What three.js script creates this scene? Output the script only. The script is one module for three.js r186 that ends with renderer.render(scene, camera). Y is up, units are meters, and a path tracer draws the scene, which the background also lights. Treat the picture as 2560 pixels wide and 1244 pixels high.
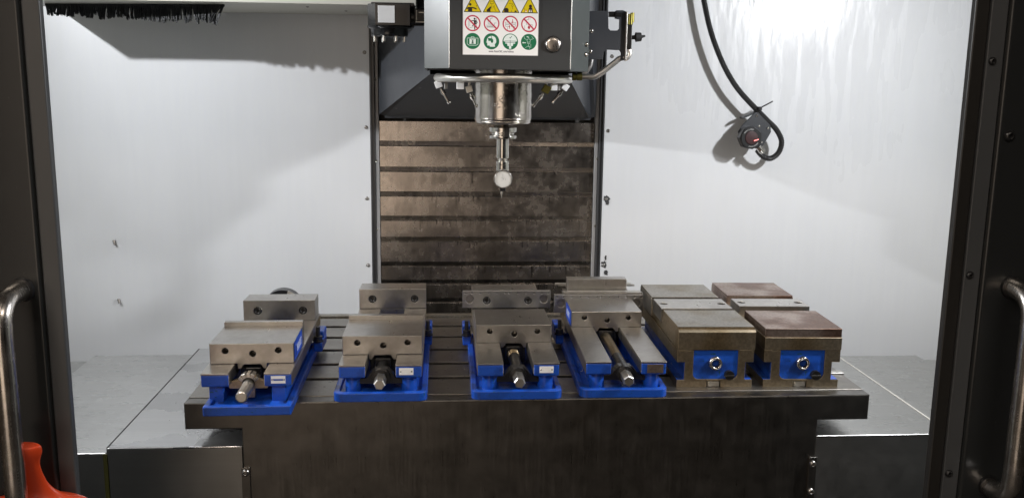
import * as THREE from 'three';
import { RoundedBoxGeometry } from 'three/addons/geometries/RoundedBoxGeometry.js';
import { mergeGeometries } from 'three/addons/utils/BufferGeometryUtils.js';
import { RectAreaLightUniformsLib } from 'three/addons/lights/RectAreaLightUniformsLib.js';

// ------------------------------------------------------------------ camera, lights, exposure
const scene = new THREE.Scene();
scene.background = new THREE.Color(0.012, 0.011, 0.01);
const camera = new THREE.PerspectiveCamera(30.906, 2560 / 1244, 0.05, 60);
camera.rotation.order = 'YXZ';
camera.position.set(-0.176, 0.5861, 1.6323);
camera.rotation.set(-0.17863, -0.07632, 0.01325);
const renderer = new THREE.WebGLRenderer({ antialias: true });
renderer.toneMapping = THREE.LinearToneMapping;
renderer.toneMappingExposure = 1.13;
renderer.shadowMap.enabled = true;
RectAreaLightUniformsLib.init();
const LAMP = [20000, 1280];                          // the two machine work lights
const LAMPS = [[-1.42, 0.95, -0.06, 0.02, 0.016], [1.2, 0.955, 0.2, 0.078, 0.058]];
const AIM = [[-0.49, 0.7, 0.03], [0.35, 0.545, -0.15]];
const SHOP = [22, 13];                                  // the workshop's ceiling lights behind the camera
const WARM_PANEL = 0.62;  // strength of the added warm panel behind the camera
const SHOPLIGHTS = [[-1.7, 2.3, 2.5, 1.4, 0.5], [0.9, 2.3, 2.6, 1.2, 0.4]];

// ------------------------------------------------------------------ helpers
function rng(seed) { let a = seed >>> 0; return () => { a = (a + 0x6D2B79F5) | 0; let t = Math.imul(a ^ (a >>> 15), 1 | a); t = (t + Math.imul(t ^ (t >>> 7), 61 | t)) ^ t; return ((t ^ (t >>> 14)) >>> 0) / 4294967296; }; }
const R0 = rng(20240);
const V = (x, y, z) => new THREE.Vector3(x, y, z);
const col = (r, g, b) => new THREE.Color().setRGB(r, g, b);
function hash(x, y, s) { let h = Math.imul(x | 0, 374761393) ^ Math.imul(y | 0, 668265263) ^ Math.imul(s | 0, 1274126177); h = Math.imul(h ^ (h >>> 13), 1274126177); return ((h ^ (h >>> 16)) >>> 0) / 4294967296; }
function vnoise(x, y, px, py, s) {                 // tileable value noise
  const xi = Math.floor(x), yi = Math.floor(y); let fx = x - xi, fy = y - yi;
  fx = fx * fx * (3 - 2 * fx); fy = fy * fy * (3 - 2 * fy);
  const m = (a, p) => ((a % p) + p) % p;
  const a = hash(m(xi, px), m(yi, py), s), b = hash(m(xi + 1, px), m(yi, py), s), c = hash(m(xi, px), m(yi + 1, py), s), d = hash(m(xi + 1, px), m(yi + 1, py), s);
  return a + (b - a) * fx + (c - a) * fy + (a - b - c + d) * fx * fy;
}
function fbm(u, v, fx, fy, s, oct = 4) { let r = 0, w = 0.5, t = 0; for (let i = 0; i < oct; i++) { r += w * vnoise(u * fx, v * fy, fx, fy, s + i); t += w; w *= 0.5; fx *= 2; fy *= 2; } return r / t; }
const sstep = (a, b, x) => { const t = Math.min(1, Math.max(0, (x - a) / (b - a))); return t * t * (3 - 2 * t); };
function tex(w, h, size, fn, srgb) {               // fn(u, v) -> [r, g, b] 0..1 ; size = metres per repeat [w, h]
  const d = new Uint8Array(w * h * 4);
  for (let j = 0; j < h; j++) for (let i = 0; i < w; i++) {
    const c = fn((i + 0.5) / w, (j + 0.5) / h), o = (j * w + i) * 4;
    d[o] = Math.max(0, Math.min(255, c[0] * 255)); d[o + 1] = Math.max(0, Math.min(255, c[1] * 255)); d[o + 2] = Math.max(0, Math.min(255, c[2] * 255)); d[o + 3] = 255;
  }
  const t = new THREE.DataTexture(d, w, h, THREE.RGBAFormat);
  t.wrapS = t.wrapT = THREE.RepeatWrapping; t.magFilter = THREE.LinearFilter; t.minFilter = THREE.LinearMipmapLinearFilter; t.generateMipmaps = true;
  if (srgb) t.colorSpace = THREE.SRGBColorSpace;
  if (size) t.repeat.set(1 / size[0], 1 / size[1]);
  t.needsUpdate = true; return t;
}
const g1 = x => [x, x, x];
// geometry -> plain non-indexed position/normal/uv, uv in metres by the way each face points
function prep(g, keepUV) {
  let q = g.index ? g.toNonIndexed() : g;
  for (const k of Object.keys(q.attributes)) if (!['position', 'normal'].includes(k) && !(keepUV && k === 'uv')) q.deleteAttribute(k);
  if (!q.attributes.normal) q.computeVertexNormals();
  q.morphAttributes = {}; q.clearGroups(); return q;
}
function metreUV(g) {
  const p = g.attributes.position, n = g.attributes.normal, uv = new Float32Array(p.count * 2);
  for (let t = 0; t < p.count; t += 3) {
    let ax = 0, ay = 0, az = 0;
    for (let k = 0; k < 3; k++) { ax += Math.abs(n.getX(t + k)); ay += Math.abs(n.getY(t + k)); az += Math.abs(n.getZ(t + k)); }
    for (let k = 0; k < 3; k++) {
      const i = t + k, x = p.getX(i), y = p.getY(i), z = p.getZ(i);
      if (ay >= ax && ay >= az) { uv[2 * i] = x; uv[2 * i + 1] = z; } else if (az >= ax) { uv[2 * i] = x; uv[2 * i + 1] = y; } else { uv[2 * i] = z; uv[2 * i + 1] = y; }
    }
  }
  g.setAttribute('uv', new THREE.BufferAttribute(uv, 2)); return g;
}
const used = {};
function numbered(n) { used[n] = (used[n] ?? -1) + 1; return used[n] ? n + '_' + String(used[n]).padStart(3, '0') : n; }
function mesh(name, geos, mat, keepUV) {
  const list = (Array.isArray(geos) ? geos : [geos]).map(g => prep(g, keepUV));
  let g = list.length > 1 ? mergeGeometries(list) : list[0];
  if (!keepUV) g = metreUV(g);
  const m = new THREE.Mesh(g, mat); m.name = name; m.castShadow = m.receiveShadow = true; return m;
}
function part(name, geos, mat, parent, keepUV) { const m = mesh(name, geos, mat, keepUV); parent.add(m); return m; }
function thing(name, label, category, [x, y, z] = [0, 0, 0], turn = 0, group) {
  const o = new THREE.Group(); o.name = numbered(name); o.position.set(x, y, z); o.rotation.y = turn; scene.add(o);
  o.userData = { label, category }; if (group) o.userData.group = group; return o;
}
function single(name, geos, mat, label, category, group, keepUV) {
  const m = mesh(numbered(name), geos, mat, keepUV); scene.add(m); m.userData = { label, category }; if (group) m.userData.group = group; return m;
}
function struct(name, geos, mat) { const m = mesh(numbered(name), geos, mat); m.userData = { kind: 'structure' }; scene.add(m); return m; }
// box from min corner to max corner with a small rounded edge
function bx(x0, x1, y0, y1, z0, z1, r = 0.0012, seg = 2) {
  const w = x1 - x0, h = y1 - y0, d = z1 - z0; r = Math.min(r, w / 2.01, h / 2.01, d / 2.01);
  const g = r > 0 ? new RoundedBoxGeometry(w, h, d, seg, r) : new THREE.BoxGeometry(w, h, d);
  g.translate((x0 + x1) / 2, (y0 + y1) / 2, (z0 + z1) / 2); return g;
}
function cyl(r0, r1, h, [x, y, z], axis = 'y', seg = 28) {      // r0 at the + end
  const g = new THREE.CylinderGeometry(r0, r1, h, seg); if (axis === 'z') g.rotateX(Math.PI / 2); if (axis === 'x') g.rotateZ(-Math.PI / 2); g.translate(x, y, z); return g;
}
function lathe(pts, seg = 48) { return new THREE.LatheGeometry(pts.map(p => new THREE.Vector2(p[0], p[1])), seg); }
function shape(pts) { const s = new THREE.Shape(); pts.forEach((p, i) => i ? s.lineTo(p[0], p[1]) : s.moveTo(p[0], p[1])); s.closePath(); return s; }
function hole(s, x, y, r) { const p = new THREE.Path(); p.absarc(x, y, r, 0, Math.PI * 2, true); s.holes.push(p); }
function ext(s, depth, bevel = 0.0008, cs = 20) {              // extruded from z=0 to z=depth, bevel inside the outline
  return new THREE.ExtrudeGeometry(s, bevel ? { depth: depth - 2 * bevel, bevelEnabled: true, bevelSize: bevel, bevelThickness: bevel, bevelOffset: -bevel, bevelSegments: 2, curveSegments: cs } : { depth, bevelEnabled: false, curveSegments: cs });
}
function rrect(x0, x1, y0, y1, r) { const s = new THREE.Shape(); s.moveTo(x0 + r, y0); s.lineTo(x1 - r, y0); s.absarc(x1 - r, y0 + r, r, -Math.PI / 2, 0); s.lineTo(x1, y1 - r); s.absarc(x1 - r, y1 - r, r, 0, Math.PI / 2); s.lineTo(x0 + r, y1); s.absarc(x0 + r, y1 - r, r, Math.PI / 2, Math.PI); s.lineTo(x0, y0 + r); s.absarc(x0 + r, y0 + r, r, Math.PI, Math.PI * 1.5); return s; }
function tube(pts, r, seg = 40, rad = 14) { return new THREE.TubeGeometry(new THREE.CatmullRomCurve3(pts.map(p => V(...p))), seg, r, rad); }
function between(a, b, r0, r1, seg = 14) {                    // tapered bar from a to b
  const A = V(...a), B = V(...b), d = B.clone().sub(A), g = new THREE.CylinderGeometry(r1, r0, d.length(), seg);
  g.applyQuaternion(new THREE.Quaternion().setFromUnitVectors(V(0, 1, 0), d.clone().normalize())); g.translate((A.x + B.x) / 2, (A.y + B.y) / 2, (A.z + B.z) / 2); return g;
}
// dome-headed socket screw, axis along +z, base at z=0
function screwGeo(r) { const g = lathe([[0.38 * r, 0.25 * r], [0.38 * r, 0.62 * r], [0.55 * r, 0.6 * r], [0.8 * r, 0.42 * r], [r, 0.1 * r], [r, -0.15 * r]], 18); g.rotateX(Math.PI / 2); const f = new THREE.CircleGeometry(0.4 * r, 6); f.translate(0, 0, 0.25 * r); return [g, f]; }
const moved = (gs, x, y, z, rx = 0, ry = 0) => (Array.isArray(gs) ? gs : [gs]).map(g => { const c = g.clone(); if (rx) c.rotateX(rx); if (ry) c.rotateY(ry); c.translate(x, y, z); return c; });

// ------------------------------------------------------------------ materials
const grainTex = tex(512, 512, [0.12, 0.12], (u, v) => g1(0.8 + 0.22 * (fbm(u, v, 6, 6, 3) - 0.5) + 0.12 * (fbm(u, v, 160, 8, 9, 2) - 0.5) + 0.05 * (hash(u * 512, v * 512, 4) - 0.5)));
const blotTex = tex(512, 512, [0.3, 0.3], (u, v) => { const n = fbm(u, v, 7, 7, 21, 5), s = fbm(u, v, 40, 40, 33, 3); const k = 0.9 + 0.13 * (n - 0.5) + 0.07 * (s - 0.5); return [k, k * (0.99 + 0.02 * (n - 0.5)), k * (0.975 + 0.03 * (s - 0.5))]; }, true);
const brushH = tex(512, 512, [0.25, 0.25], (u, v) => g1(0.5 + 0.2 * (fbm(u, v, 4, 220, 14, 2) - 0.5) + 0.2 * (fbm(u, v, 9, 9, 51) - 0.5)));
const brushV = tex(512, 512, [0.25, 0.25], (u, v) => g1(0.5 + 0.2 * (fbm(u, v, 220, 4, 15, 2) - 0.5) + 0.2 * (fbm(u, v, 9, 9, 52) - 0.5)));
const castBump = tex(256, 256, [0.05, 0.05], (u, v) => g1(0.5 + 0.6 * (fbm(u, v, 14, 14, 77, 3) - 0.5)));
const stain = (a, b, f, s, tint) => tex(512, 512, [0.22, 0.22], (u, v) => { const n = fbm(u, v, f, f, s, 5), k = sstep(a, b, n), w = 0.8 + 0.2 * fbm(u, v, 60, 60, s + 7, 2); return [w * (1 - k * (1 - tint[0])), w * (1 - k * (1 - tint[1])), w * (1 - k * (1 - tint[2]))]; }, true);
const rustTex = stain(0.3, 0.7, 4, 91, [0.74, 0.66, 0.62]);
const oilTex = stain(0.25, 0.8, 3, 131, [0.88, 0.84, 0.76]);
const sheetTex = tex(1024, 512, [1.1, 0.7], (u, v) => { const k = 0.95 + 0.05 * (fbm(u, v, 5, 14, 501, 4) - 0.5) + 0.03 * (fbm(u, v, 6, 120, 507, 3) - 0.5); return [k, k, k]; }, true);
const apronTex = tex(1024, 512, [1.32, 0.7], (u, v) => { const n = fbm(u, v, 40, 7, 601, 4), q = fbm(u, v, 50, 30, 607, 3); const k = 0.95 + 0.12 * (n - 0.5) + 0.12 * (q - 0.5); return [k, k * 0.985, k * 0.96]; }, true);
const blueTex = tex(1024, 1024, [0.34, 0.34], (u, v) => {   // grime and small chips in the enamel
  const g = sstep(0.5, 0.75, fbm(u, v, 9, 9, 701, 5)), c = sstep(0.775, 0.8, fbm(u, v, 70, 70, 717, 3)), sc = sstep(0.86, 0.9, fbm(u, v, 160, 12, 723, 2)); const k = 0.97 - 0.3 * g;
  return [k + 0 * c, k, k * (1 - 0.45 * c - 0.2 * sc)];
}, true);
const std = o => new THREE.MeshStandardMaterial(o), phy = o => new THREE.MeshPhysicalMaterial(o);
const metal = (c, rough, o = {}) => std({ color: col(...c), metalness: 1, roughness: rough, roughnessMap: grainTex, map: blotTex, ...o });
const M = {};
M.ground = metal([0.6, 0.585, 0.565], 0.38);          // ground vise steel
M.groundDark = metal([0.46, 0.43, 0.385], 0.46, { map: oilTex });
M.rusty = metal([0.5, 0.4, 0.345], 0.52, { map: rustTex });
M.olive = metal([0.46, 0.385, 0.28], 0.5, { map: oilTex });
M.sheet = metal([0.53, 0.53, 0.515], 0.62, { roughnessMap: brushH, map: sheetTex });
M.apron = metal([0.21, 0.205, 0.2], 0.7, { roughnessMap: brushV, map: apronTex });
M.tableTop = metal([0.37, 0.355, 0.335], 0.48);
M.bright = metal([0.75, 0.74, 0.72], 0.24);
M.pipe = metal([0.8, 0.79, 0.76], 0.5);
M.aluTube = metal([0.5, 0.5, 0.5], 0.55);
M.alu = std({ color: col(0.93, 0.94, 0.95), metalness: 0.0, roughness: 0.4 });
M.handle = metal([0.9, 0.87, 0.84], 0.5, { roughnessMap: brushV });
M.brass = metal([0.2, 0.18, 0.05], 0.55);
M.black = std({ color: col(0.012, 0.012, 0.013), roughness: 0.38, roughnessMap: grainTex });
M.blackOx = std({ color: col(0.05, 0.048, 0.046), metalness: 0.8, roughness: 0.42, roughnessMap: grainTex });
M.gloss = std({ color: col(0.01, 0.01, 0.011), roughness: 0.16 });
M.rubber = std({ color: col(0.012, 0.012, 0.012), roughness: 0.7 });
M.rail = std({ color: col(0.045, 0.046, 0.049), roughness: 0.4, roughnessMap: grainTex });
M.trim = std({ color: col(0.5, 0.5, 0.505), roughness: 0.4 });
M.plate = std({ color: col(0.022, 0.024, 0.028), roughness: 0.42 });
M.frontGrey = std({ color: col(0.1, 0.1, 0.1), roughness: 0.5 });
M.slateBounceLit = std({ color: col(0.1, 0.108, 0.122), roughness: 0.42, bumpMap: castBump, bumpScale: 0.00012 });  // same slate paint, lightened to stand in for bounce light from below
M.sheetFrontShade = metal([0.42, 0.42, 0.41], 0.5, { map: sheetTex });  // same stainless, colour darkened for the shade on the front faces
M.sheetLeft = metal([0.66, 0.66, 0.65], 0.62, { roughnessMap: brushH, map: sheetTex });
M.hex = metal([0.86, 0.85, 0.83], 0.44);
M.hole = std({ color: col(0.01, 0.009, 0.008), roughness: 0.8 });
M.blue = phy({ color: col(0.006, 0.074, 0.46), roughness: 0.42, clearcoat: 0.35, clearcoatRoughness: 0.22, bumpMap: castBump, bumpScale: 0.0004, map: blueTex });
M.blueFlat = std({ color: col(0.007, 0.078, 0.46), roughness: 0.5, map: blotTex });
M.slate = std({ color: col(0.042, 0.045, 0.051), roughness: 0.42, roughnessMap: grainTex, bumpMap: castBump, bumpScale: 0.00012 });
M.charcoal = std({ color: col(0.036, 0.037, 0.037), roughness: 0.5, bumpMap: castBump, bumpScale: 0.00012 });
M.greyPaint = std({ color: col(0.042, 0.049, 0.048), roughness: 0.45, roughnessMap: grainTex });
M.beige = std({ color: col(0.56, 0.55, 0.49), roughness: 0.4 });
M.door = std({ color: col(0.017, 0.0185, 0.0195), roughness: 0.3, roughnessMap: grainTex });
M.doorEdge = std({ color: col(0.055, 0.058, 0.062), roughness: 0.45, roughnessMap: grainTex });
M.seal = std({ color: col(0.016, 0.015, 0.014), roughness: 0.4 });
M.orange = phy({ color: col(0.6, 0.055, 0.011), roughness: 0.42, clearcoat: 0.2 });
M.sealant = std({ color: col(0.06, 0.06, 0.062), roughness: 0.5, metalness: 0.3 });
M.screw = metal([0.42, 0.41, 0.4], 0.4);
M.chip = metal([0.8, 0.78, 0.74], 0.3);
// white enamel with an oil film that ran down it: the film changes only gloss and relief
const wallAt = (u, v) => { let x = u * 3.1, y = v * 2.05; if (x > 1.55) x -= 3.1; if (y > 1.35) y -= 2.05; return [x, y]; };
const film = (u, v) => { const [x, y] = wallAt(u, v), d = Math.hypot((x - 0.82) / 1.1, y - 0.86); return Math.max(0, 1 - sstep(0.2, 0.62, d + 0.3 * (fbm(u, v, 40, 20, 88, 3) - 0.5))); };
const wallRough = tex(1536, 1024, [3.1, 2.05], (u, v) => { const run = fbm(u, v, 170, 12, 5, 4); return g1(0.36 - 0.2 * film(u, v) * sstep(0.3, 0.6, run) + 0.08 * (fbm(u, v, 24, 10, 17, 4) - 0.5) + 0.04 * (fbm(u, v, 400, 60, 8, 2) - 0.5)); });
const wallBump = tex(1536, 1024, [3.1, 2.05], (u, v) => { const f = film(u, v); return g1(0.5 + 0.8 * f * (fbm(u, v, 260, 40, 61, 4) - 0.5) + 0.06 * (fbm(u, v, 200, 80, 71, 3) - 0.5)); });
const wallTint = tex(1024, 512, [3.1, 2.05], (u, v) => { const n = fbm(u, v, 22, 9, 44, 5), s = fbm(u, v, 260, 12, 45, 3); const k = 0.965 + 0.025 * (n - 0.5) + 0.012 * (s - 0.5); return [k, k, k * 0.998]; }, true);
M.white = std({ color: col(0.7, 0.71, 0.728), roughness: 1, roughnessMap: wallRough, bumpMap: wallBump, bumpScale: 0.0009, map: wallTint });
M.whitePlain = std({ color: col(0.66, 0.665, 0.6), roughness: 0.5, map: wallTint });
// telescoping way cover plates: oil wetted stainless with drips
const PLATE = [0.502, 0.434, 0.363, 0.2945, 0.2265, 0.1665, 0.0955, 0.0435, -0.01, -0.075, -0.14];   // lower edges of the column plates
const slatWet = (() => {                           // oil runs and dried drop marks, laid out once over the whole cover
  const W = 1280, H = 1320, SX = 0.64, SY = 0.66, a = new Float32Array(W * H), r = rng(515);
  const at = (x, y, f) => { let i = Math.round(x / SX * W), j = Math.round(y / SY * H); i = ((i % W) + W) % W; j = ((j % H) + H) % H; a[j * W + i] = f(a[j * W + i]); };
  for (let j = 0; j < H; j++) for (let i = 0; i < W; i++) { const u = i / W, v = j / H; a[j * W + i] = 0.3 * sstep(0.4, 0.62, 0.75 * fbm(u, v, 14, 16, 201, 4) + 0.25 * fbm(u, v, 60, 12, 215, 3)); }
  for (let n = 0; n < 420; n++) { const x = (r() - 0.35) * 0.44, y = -0.12 + 0.56 * Math.pow(r(), 1.3), w = 0.003 + 0.0075 * r() * r(), h = w * (0.8 + 1.6 * r()), k = 0.2 + 0.4 * r(), sd = n * 7; for (let dy = -h; dy <= h; dy += 0.0004) for (let dx = -w; dx <= w; dx += 0.0004) { const q = Math.hypot(dx / w, dy / h) + 0.5 * (vnoise((x + dx) * 300, (y + dy) * 300, 4096, 4096, sd) - 0.5); if (q < 0.9) at(x + dx, y + dy, p => p * (1 - k * 0.35 * sstep(0.9, 0.6, q))); } }
  for (let n = 0; n < 210; n++) { const pl = PLATE[Math.min(9, 2 + Math.floor(8 * Math.pow(r(), 0.55)))] - 0.0135; let x = (r() - 0.42) * 0.5; const L = 0.006 + 0.028 * r() * r(), w = 0.0005 + 0.0009 * r(), k = 0.5 + 0.5 * r(); for (let y = 0; y < L; y += 0.0003) { x += (r() - 0.5) * 0.00018; for (let dx = -w; dx <= w; dx += 0.0003) at(x + dx, pl - y, p => Math.max(p, k)); } }
  return (u, v) => a[Math.min(H - 1, Math.floor(v * H)) * W + Math.min(W - 1, Math.floor(u * W))];
})();
const slatTex = tex(1280, 1320, [0.64, 0.66], (u, v) => { const k = 0.94 - 0.36 * slatWet(u, v) + 0.08 * (fbm(u, v, 3, 2, 222, 3) - 0.5) + 0.05 * (fbm(u, v, 160, 30, 230, 2) - 0.5); return [k, k * 0.97, k * 0.94]; }, true);
const slatRough = tex(640, 660, [0.64, 0.66], (u, v) => g1(0.27 - 0.1 * slatWet(u, v) + 0.08 * (fbm(u, v, 60, 60, 240, 2) - 0.5)));
M.slat = std({ color: col(0.56, 0.545, 0.53), metalness: 1, roughness: 1, roughnessMap: slatRough, map: slatTex });
// wet patches on the left way cover
const wetRough = tex(1024, 1024, [0.5, 0.5], (u, v) => { const n = fbm(u, v, 5, 4, 301, 6), k = sstep(0.5, 0.53, n); return g1(0.44 - 0.28 * k + 0.1 * (fbm(u, v, 6, 200, 307, 2) - 0.5)); });
M.sheetWet = std({ color: col(0.62, 0.62, 0.62), metalness: 1, roughness: 1, roughnessMap: wetRough, map: sheetTex });
M.tan = std({ color: col(0.42, 0.31, 0.22), roughness: 0.8 });
M.shopFloor = std({ color: col(0.035, 0.033, 0.031), roughness: 0.7, map: blotTex });
M.shopDark = std({ color: col(0.05, 0.045, 0.04), roughness: 0.7 });
const glow = (c, s) => std({ color: col(0.9, 0.9, 0.9), emissive: col(...c), emissiveIntensity: s, roughness: 0.5 });
M.lens = glow([0.96, 0.98, 1], 30);
M.shopLens = glow([1, 0.9, 0.76], 3);

function areaLight(c, intensity, w, h, pos, aim, parent) {
  const l = new THREE.RectAreaLight(c, intensity, w, h); l.position.copy(pos); parent.add(l); l.lookAt(aim); l.castShadow = true; return l;
}

// ------------------------------------------------------------------ the setting: enclosure and workshop
const WZ = -0.84, FX0 = -0.376, FX1 = 0.264;                     // back wall plane and the column opening in it
const wall = struct('back_wall', [bx(-1.55, FX0, -0.7, 1.35, WZ - 0.02, WZ, 0.001), bx(FX1, 1.45, -0.7, 1.35, WZ - 0.02, WZ, 0.001)], M.white);
struct('wall_left', bx(-1.57, -1.55, -0.7, 1.35, WZ - 0.02, 0.3, 0), M.whitePlain);
struct('wall_right', bx(1.45, 1.47, -0.7, 1.35, WZ - 0.02, 0.3, 0), M.whitePlain);
struct('ceiling', bx(-1.57, 1.47, 1.35, 1.37, WZ - 0.3, 0.32, 0), M.shopDark);
struct('enclosure_front', [bx(-1.57, -0.76, -0.7, 1.35, 0.3, 0.32, 0), bx(0.66, 1.47, -0.7, 1.35, 0.3, 0.32, 0), bx(-0.758, 0.658, 1.05, 1.35, 0.3, 0.32, 0), bx(-0.758, 0.658, -0.9, -0.45, 0.3, 0.32, 0)], M.frontGrey);
struct('chip_pan', bx(-1.45, 1.45, -0.72, -0.7, WZ, 0.3, 0), M.shopDark);
struct('workshop_floor', bx(-5, 5, -0.96, -0.92, -1.5, 6.5, 0), M.shopFloor);
struct('workshop_wall', [bx(-5, 5, -0.92, 3, 6.2, 6.4, 0)], M.tan);
struct('workshop_wall_left', [bx(-5.2, -5, -0.92, 3, -1.5, 6.2, 0)], M.tan);
struct('workshop_wall_right', [bx(5, 5.2, -0.92, 3, -1.5, 6.2, 0)], M.shopDark);
struct('workshop_ceiling', bx(-5, 5, 2.95, 3.0, -1.5, 6.2, 0), M.shopDark);

struct('added_dark_screen', bx(-0.4, 3.6, -0.92, 2.6, 3.44, 3.54, 0), M.black);  // added unseen dark screen, so steel on the right mirrors something dark

// fasteners and small marks on the back wall
const sc = screwGeo(0.0052);
for (const [x, y] of [[-0.388, 0.67], [-0.387, 0.472], [-0.387, 0.279], [-0.387, 0.093], [0.279, 0.67], [0.275, 0.469], [0.275, 0.28], [0.274, 0.092]]) part('screw', moved(sc, x, y, WZ), M.screw, wall);
function blob(cx, cy, w, h, z, seed, n = 18) { const r = rng(seed), pts = []; for (let i = 0; i < n; i++) { const a = i / n * Math.PI * 2, k = 0.65 + 0.5 * r(); pts.push([cx + Math.cos(a) * w * k, cy + Math.sin(a) * h * k]); } const s = shape(pts); const g = ext(s, 0.0016, 0.0004, 4); g.translate(0, 0, z); return g; }
part('sealant_smear', [blob(0.277, 0.281, 0.009, 0.011, WZ, 4), blob(0.279, 0.27, 0.005, 0.008, WZ + 0.0005, 5)], M.sealant, wall);
part('sealant_smear', [blob(0.275, 0.094, 0.008, 0.012, WZ, 6), blob(0.279, 0.113, 0.003, 0.008, WZ + 0.0005, 7), blob(0.281, 0.07, 0.007, 0.008, WZ, 8)], M.sealant, wall);
part('stuck_chip', between([-1.068, 0.163, WZ + 0.002], [-1.064, 0.151, WZ + 0.006], 0.004, 0.003, 7), M.screw, wall);
part('stuck_chip', between([-1.066, 0.0, WZ + 0.002], [-1.062, -0.011, WZ + 0.006], 0.004, 0.0035, 7), M.screw, wall);

// ------------------------------------------------------------------ column way cover
{
  const t = thing('column_way_cover', 'stained steel column cover of overlapping horizontal plates between dark side rails', 'way cover', [-0.056, 0, WZ]);
  const hw = 0.32;
  part('side_rail', [bx(-hw, -hw + 0.004, -0.6, 1.3, -0.06, 0, 0.0005), bx(-hw + 0.004, -hw + 0.012, -0.6, 1.3, -0.058, -0.006, 0.001)], M.rail, t);
  part('side_rail', [bx(hw - 0.004, hw, -0.6, 1.3, -0.06, 0, 0.0005), bx(hw - 0.012, hw - 0.004, -0.6, 1.3, -0.058, -0.006, 0.001)], M.rail, t);
  part('trim_strip', [bx(-hw + 0.0125, -hw + 0.021, -0.6, 1.3, -0.05, -0.022, 0.001)], M.trim, t);
  part('trim_strip', [bx(hw - 0.021, hw - 0.0125, -0.6, 1.3, -0.05, -0.022, 0.001)], M.trim, t);
  part('back_plate', bx(-hw + 0.004, hw - 0.004, -0.6, 1.3, -0.08, -0.062, 0), M.shopDark, t);
  // each plate: flat face, then a lip that turns under
  const edges = PLATE;
  for (let i = 0; i < edges.length - 1; i++) {
    const yT = edges[i] - 0.013, yB = edges[i + 1];
    const pr = shape([[-0.0006, yT], [-0.014, yT - 0.0004], [-0.014, yB - 0.0122], [-0.0034, yB - 0.0122], [-0.0008, yB - 0.0012], [0, yB + 0.001], [0, yT - 0.001]]);
    const g = new THREE.ExtrudeGeometry(pr, { depth: 2 * hw - 0.046, bevelEnabled: false }); g.rotateY(-Math.PI / 2); g.translate(hw - 0.023, 0, -0.03);
    g.rotateY(0); g.scale(1, 1, 1);
    part('cover_plate', g, M.slat, t);
  }
  const s2 = screwGeo(0.0046);
  for (const y of [0.6, 0.38, 0.19]) { part('screw', moved(s2, -hw + 0.013, y, -0.022, 0, 0.5), M.bright, t); part('screw', moved(s2, hw - 0.013, y + 0.01, -0.022, 0, -0.5), M.bright, t); }
}

// ------------------------------------------------------------------ dark shroud between column and spindle head
function quadGeo(quads) { const p = []; for (const [a, b, c, d] of quads) p.push(...a, ...b, ...c, ...a, ...c, ...d); const g = new THREE.BufferGeometry(); g.setAttribute('position', new THREE.Float32BufferAttribute(p, 3)); g.computeVertexNormals(); return g; }
{
  const t = thing('column_shroud', 'dark slate hood with diagonal fold lines behind the spindle head', 'machine cover', [0, 0, 0]);
  const B0 = [-0.338, 0.503, -0.856], B1 = [0.228, 0.503, -0.856], T0 = [-0.21, 0.612, -0.55], T1 = [0.122, 0.606, -0.55], B0u = [-0.352, 1.3, -0.85], B1u = [0.24, 1.3, -0.85], T0u = [-0.21, 1.3, -0.55], T1u = [0.122, 1.3, -0.55], b0 = [-0.352, 0.507, -0.85], b1 = [0.24, 0.507, -0.85];
  part('under_panel', quadGeo([[B0, B1, T1, T0], [[-0.338, 0.497, -0.862], [0.228, 0.497, -0.862], B1, B0]]), M.slateBounceLit, t);
  part('side_panel', quadGeo([[b0, B0, T0, T0u], [b0, T0u, [T0u[0] - .001, 1.3, -0.552], B0u]]), M.slate, t);
  part('side_panel', quadGeo([[B1, b1, T1u, T1], [b1, B1u, [T1u[0] + .001, 1.3, -0.552], T1u]]), M.slate, t);
  part('fold_lip', [between([0.222, 0.5035, -0.851], [0.123, 0.607, -0.551], 0.0022, 0.0022, 8)], M.slate, t);
  const s = screwGeo(0.005);
  for (const [x, y, z] of [[-0.236, 0.582, -0.642], [-0.303, 0.527, -0.795], [0.19, 0.525, -0.80]]) part('screw', moved(s, x, y, z, 1.2), M.screw, t);
}

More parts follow.
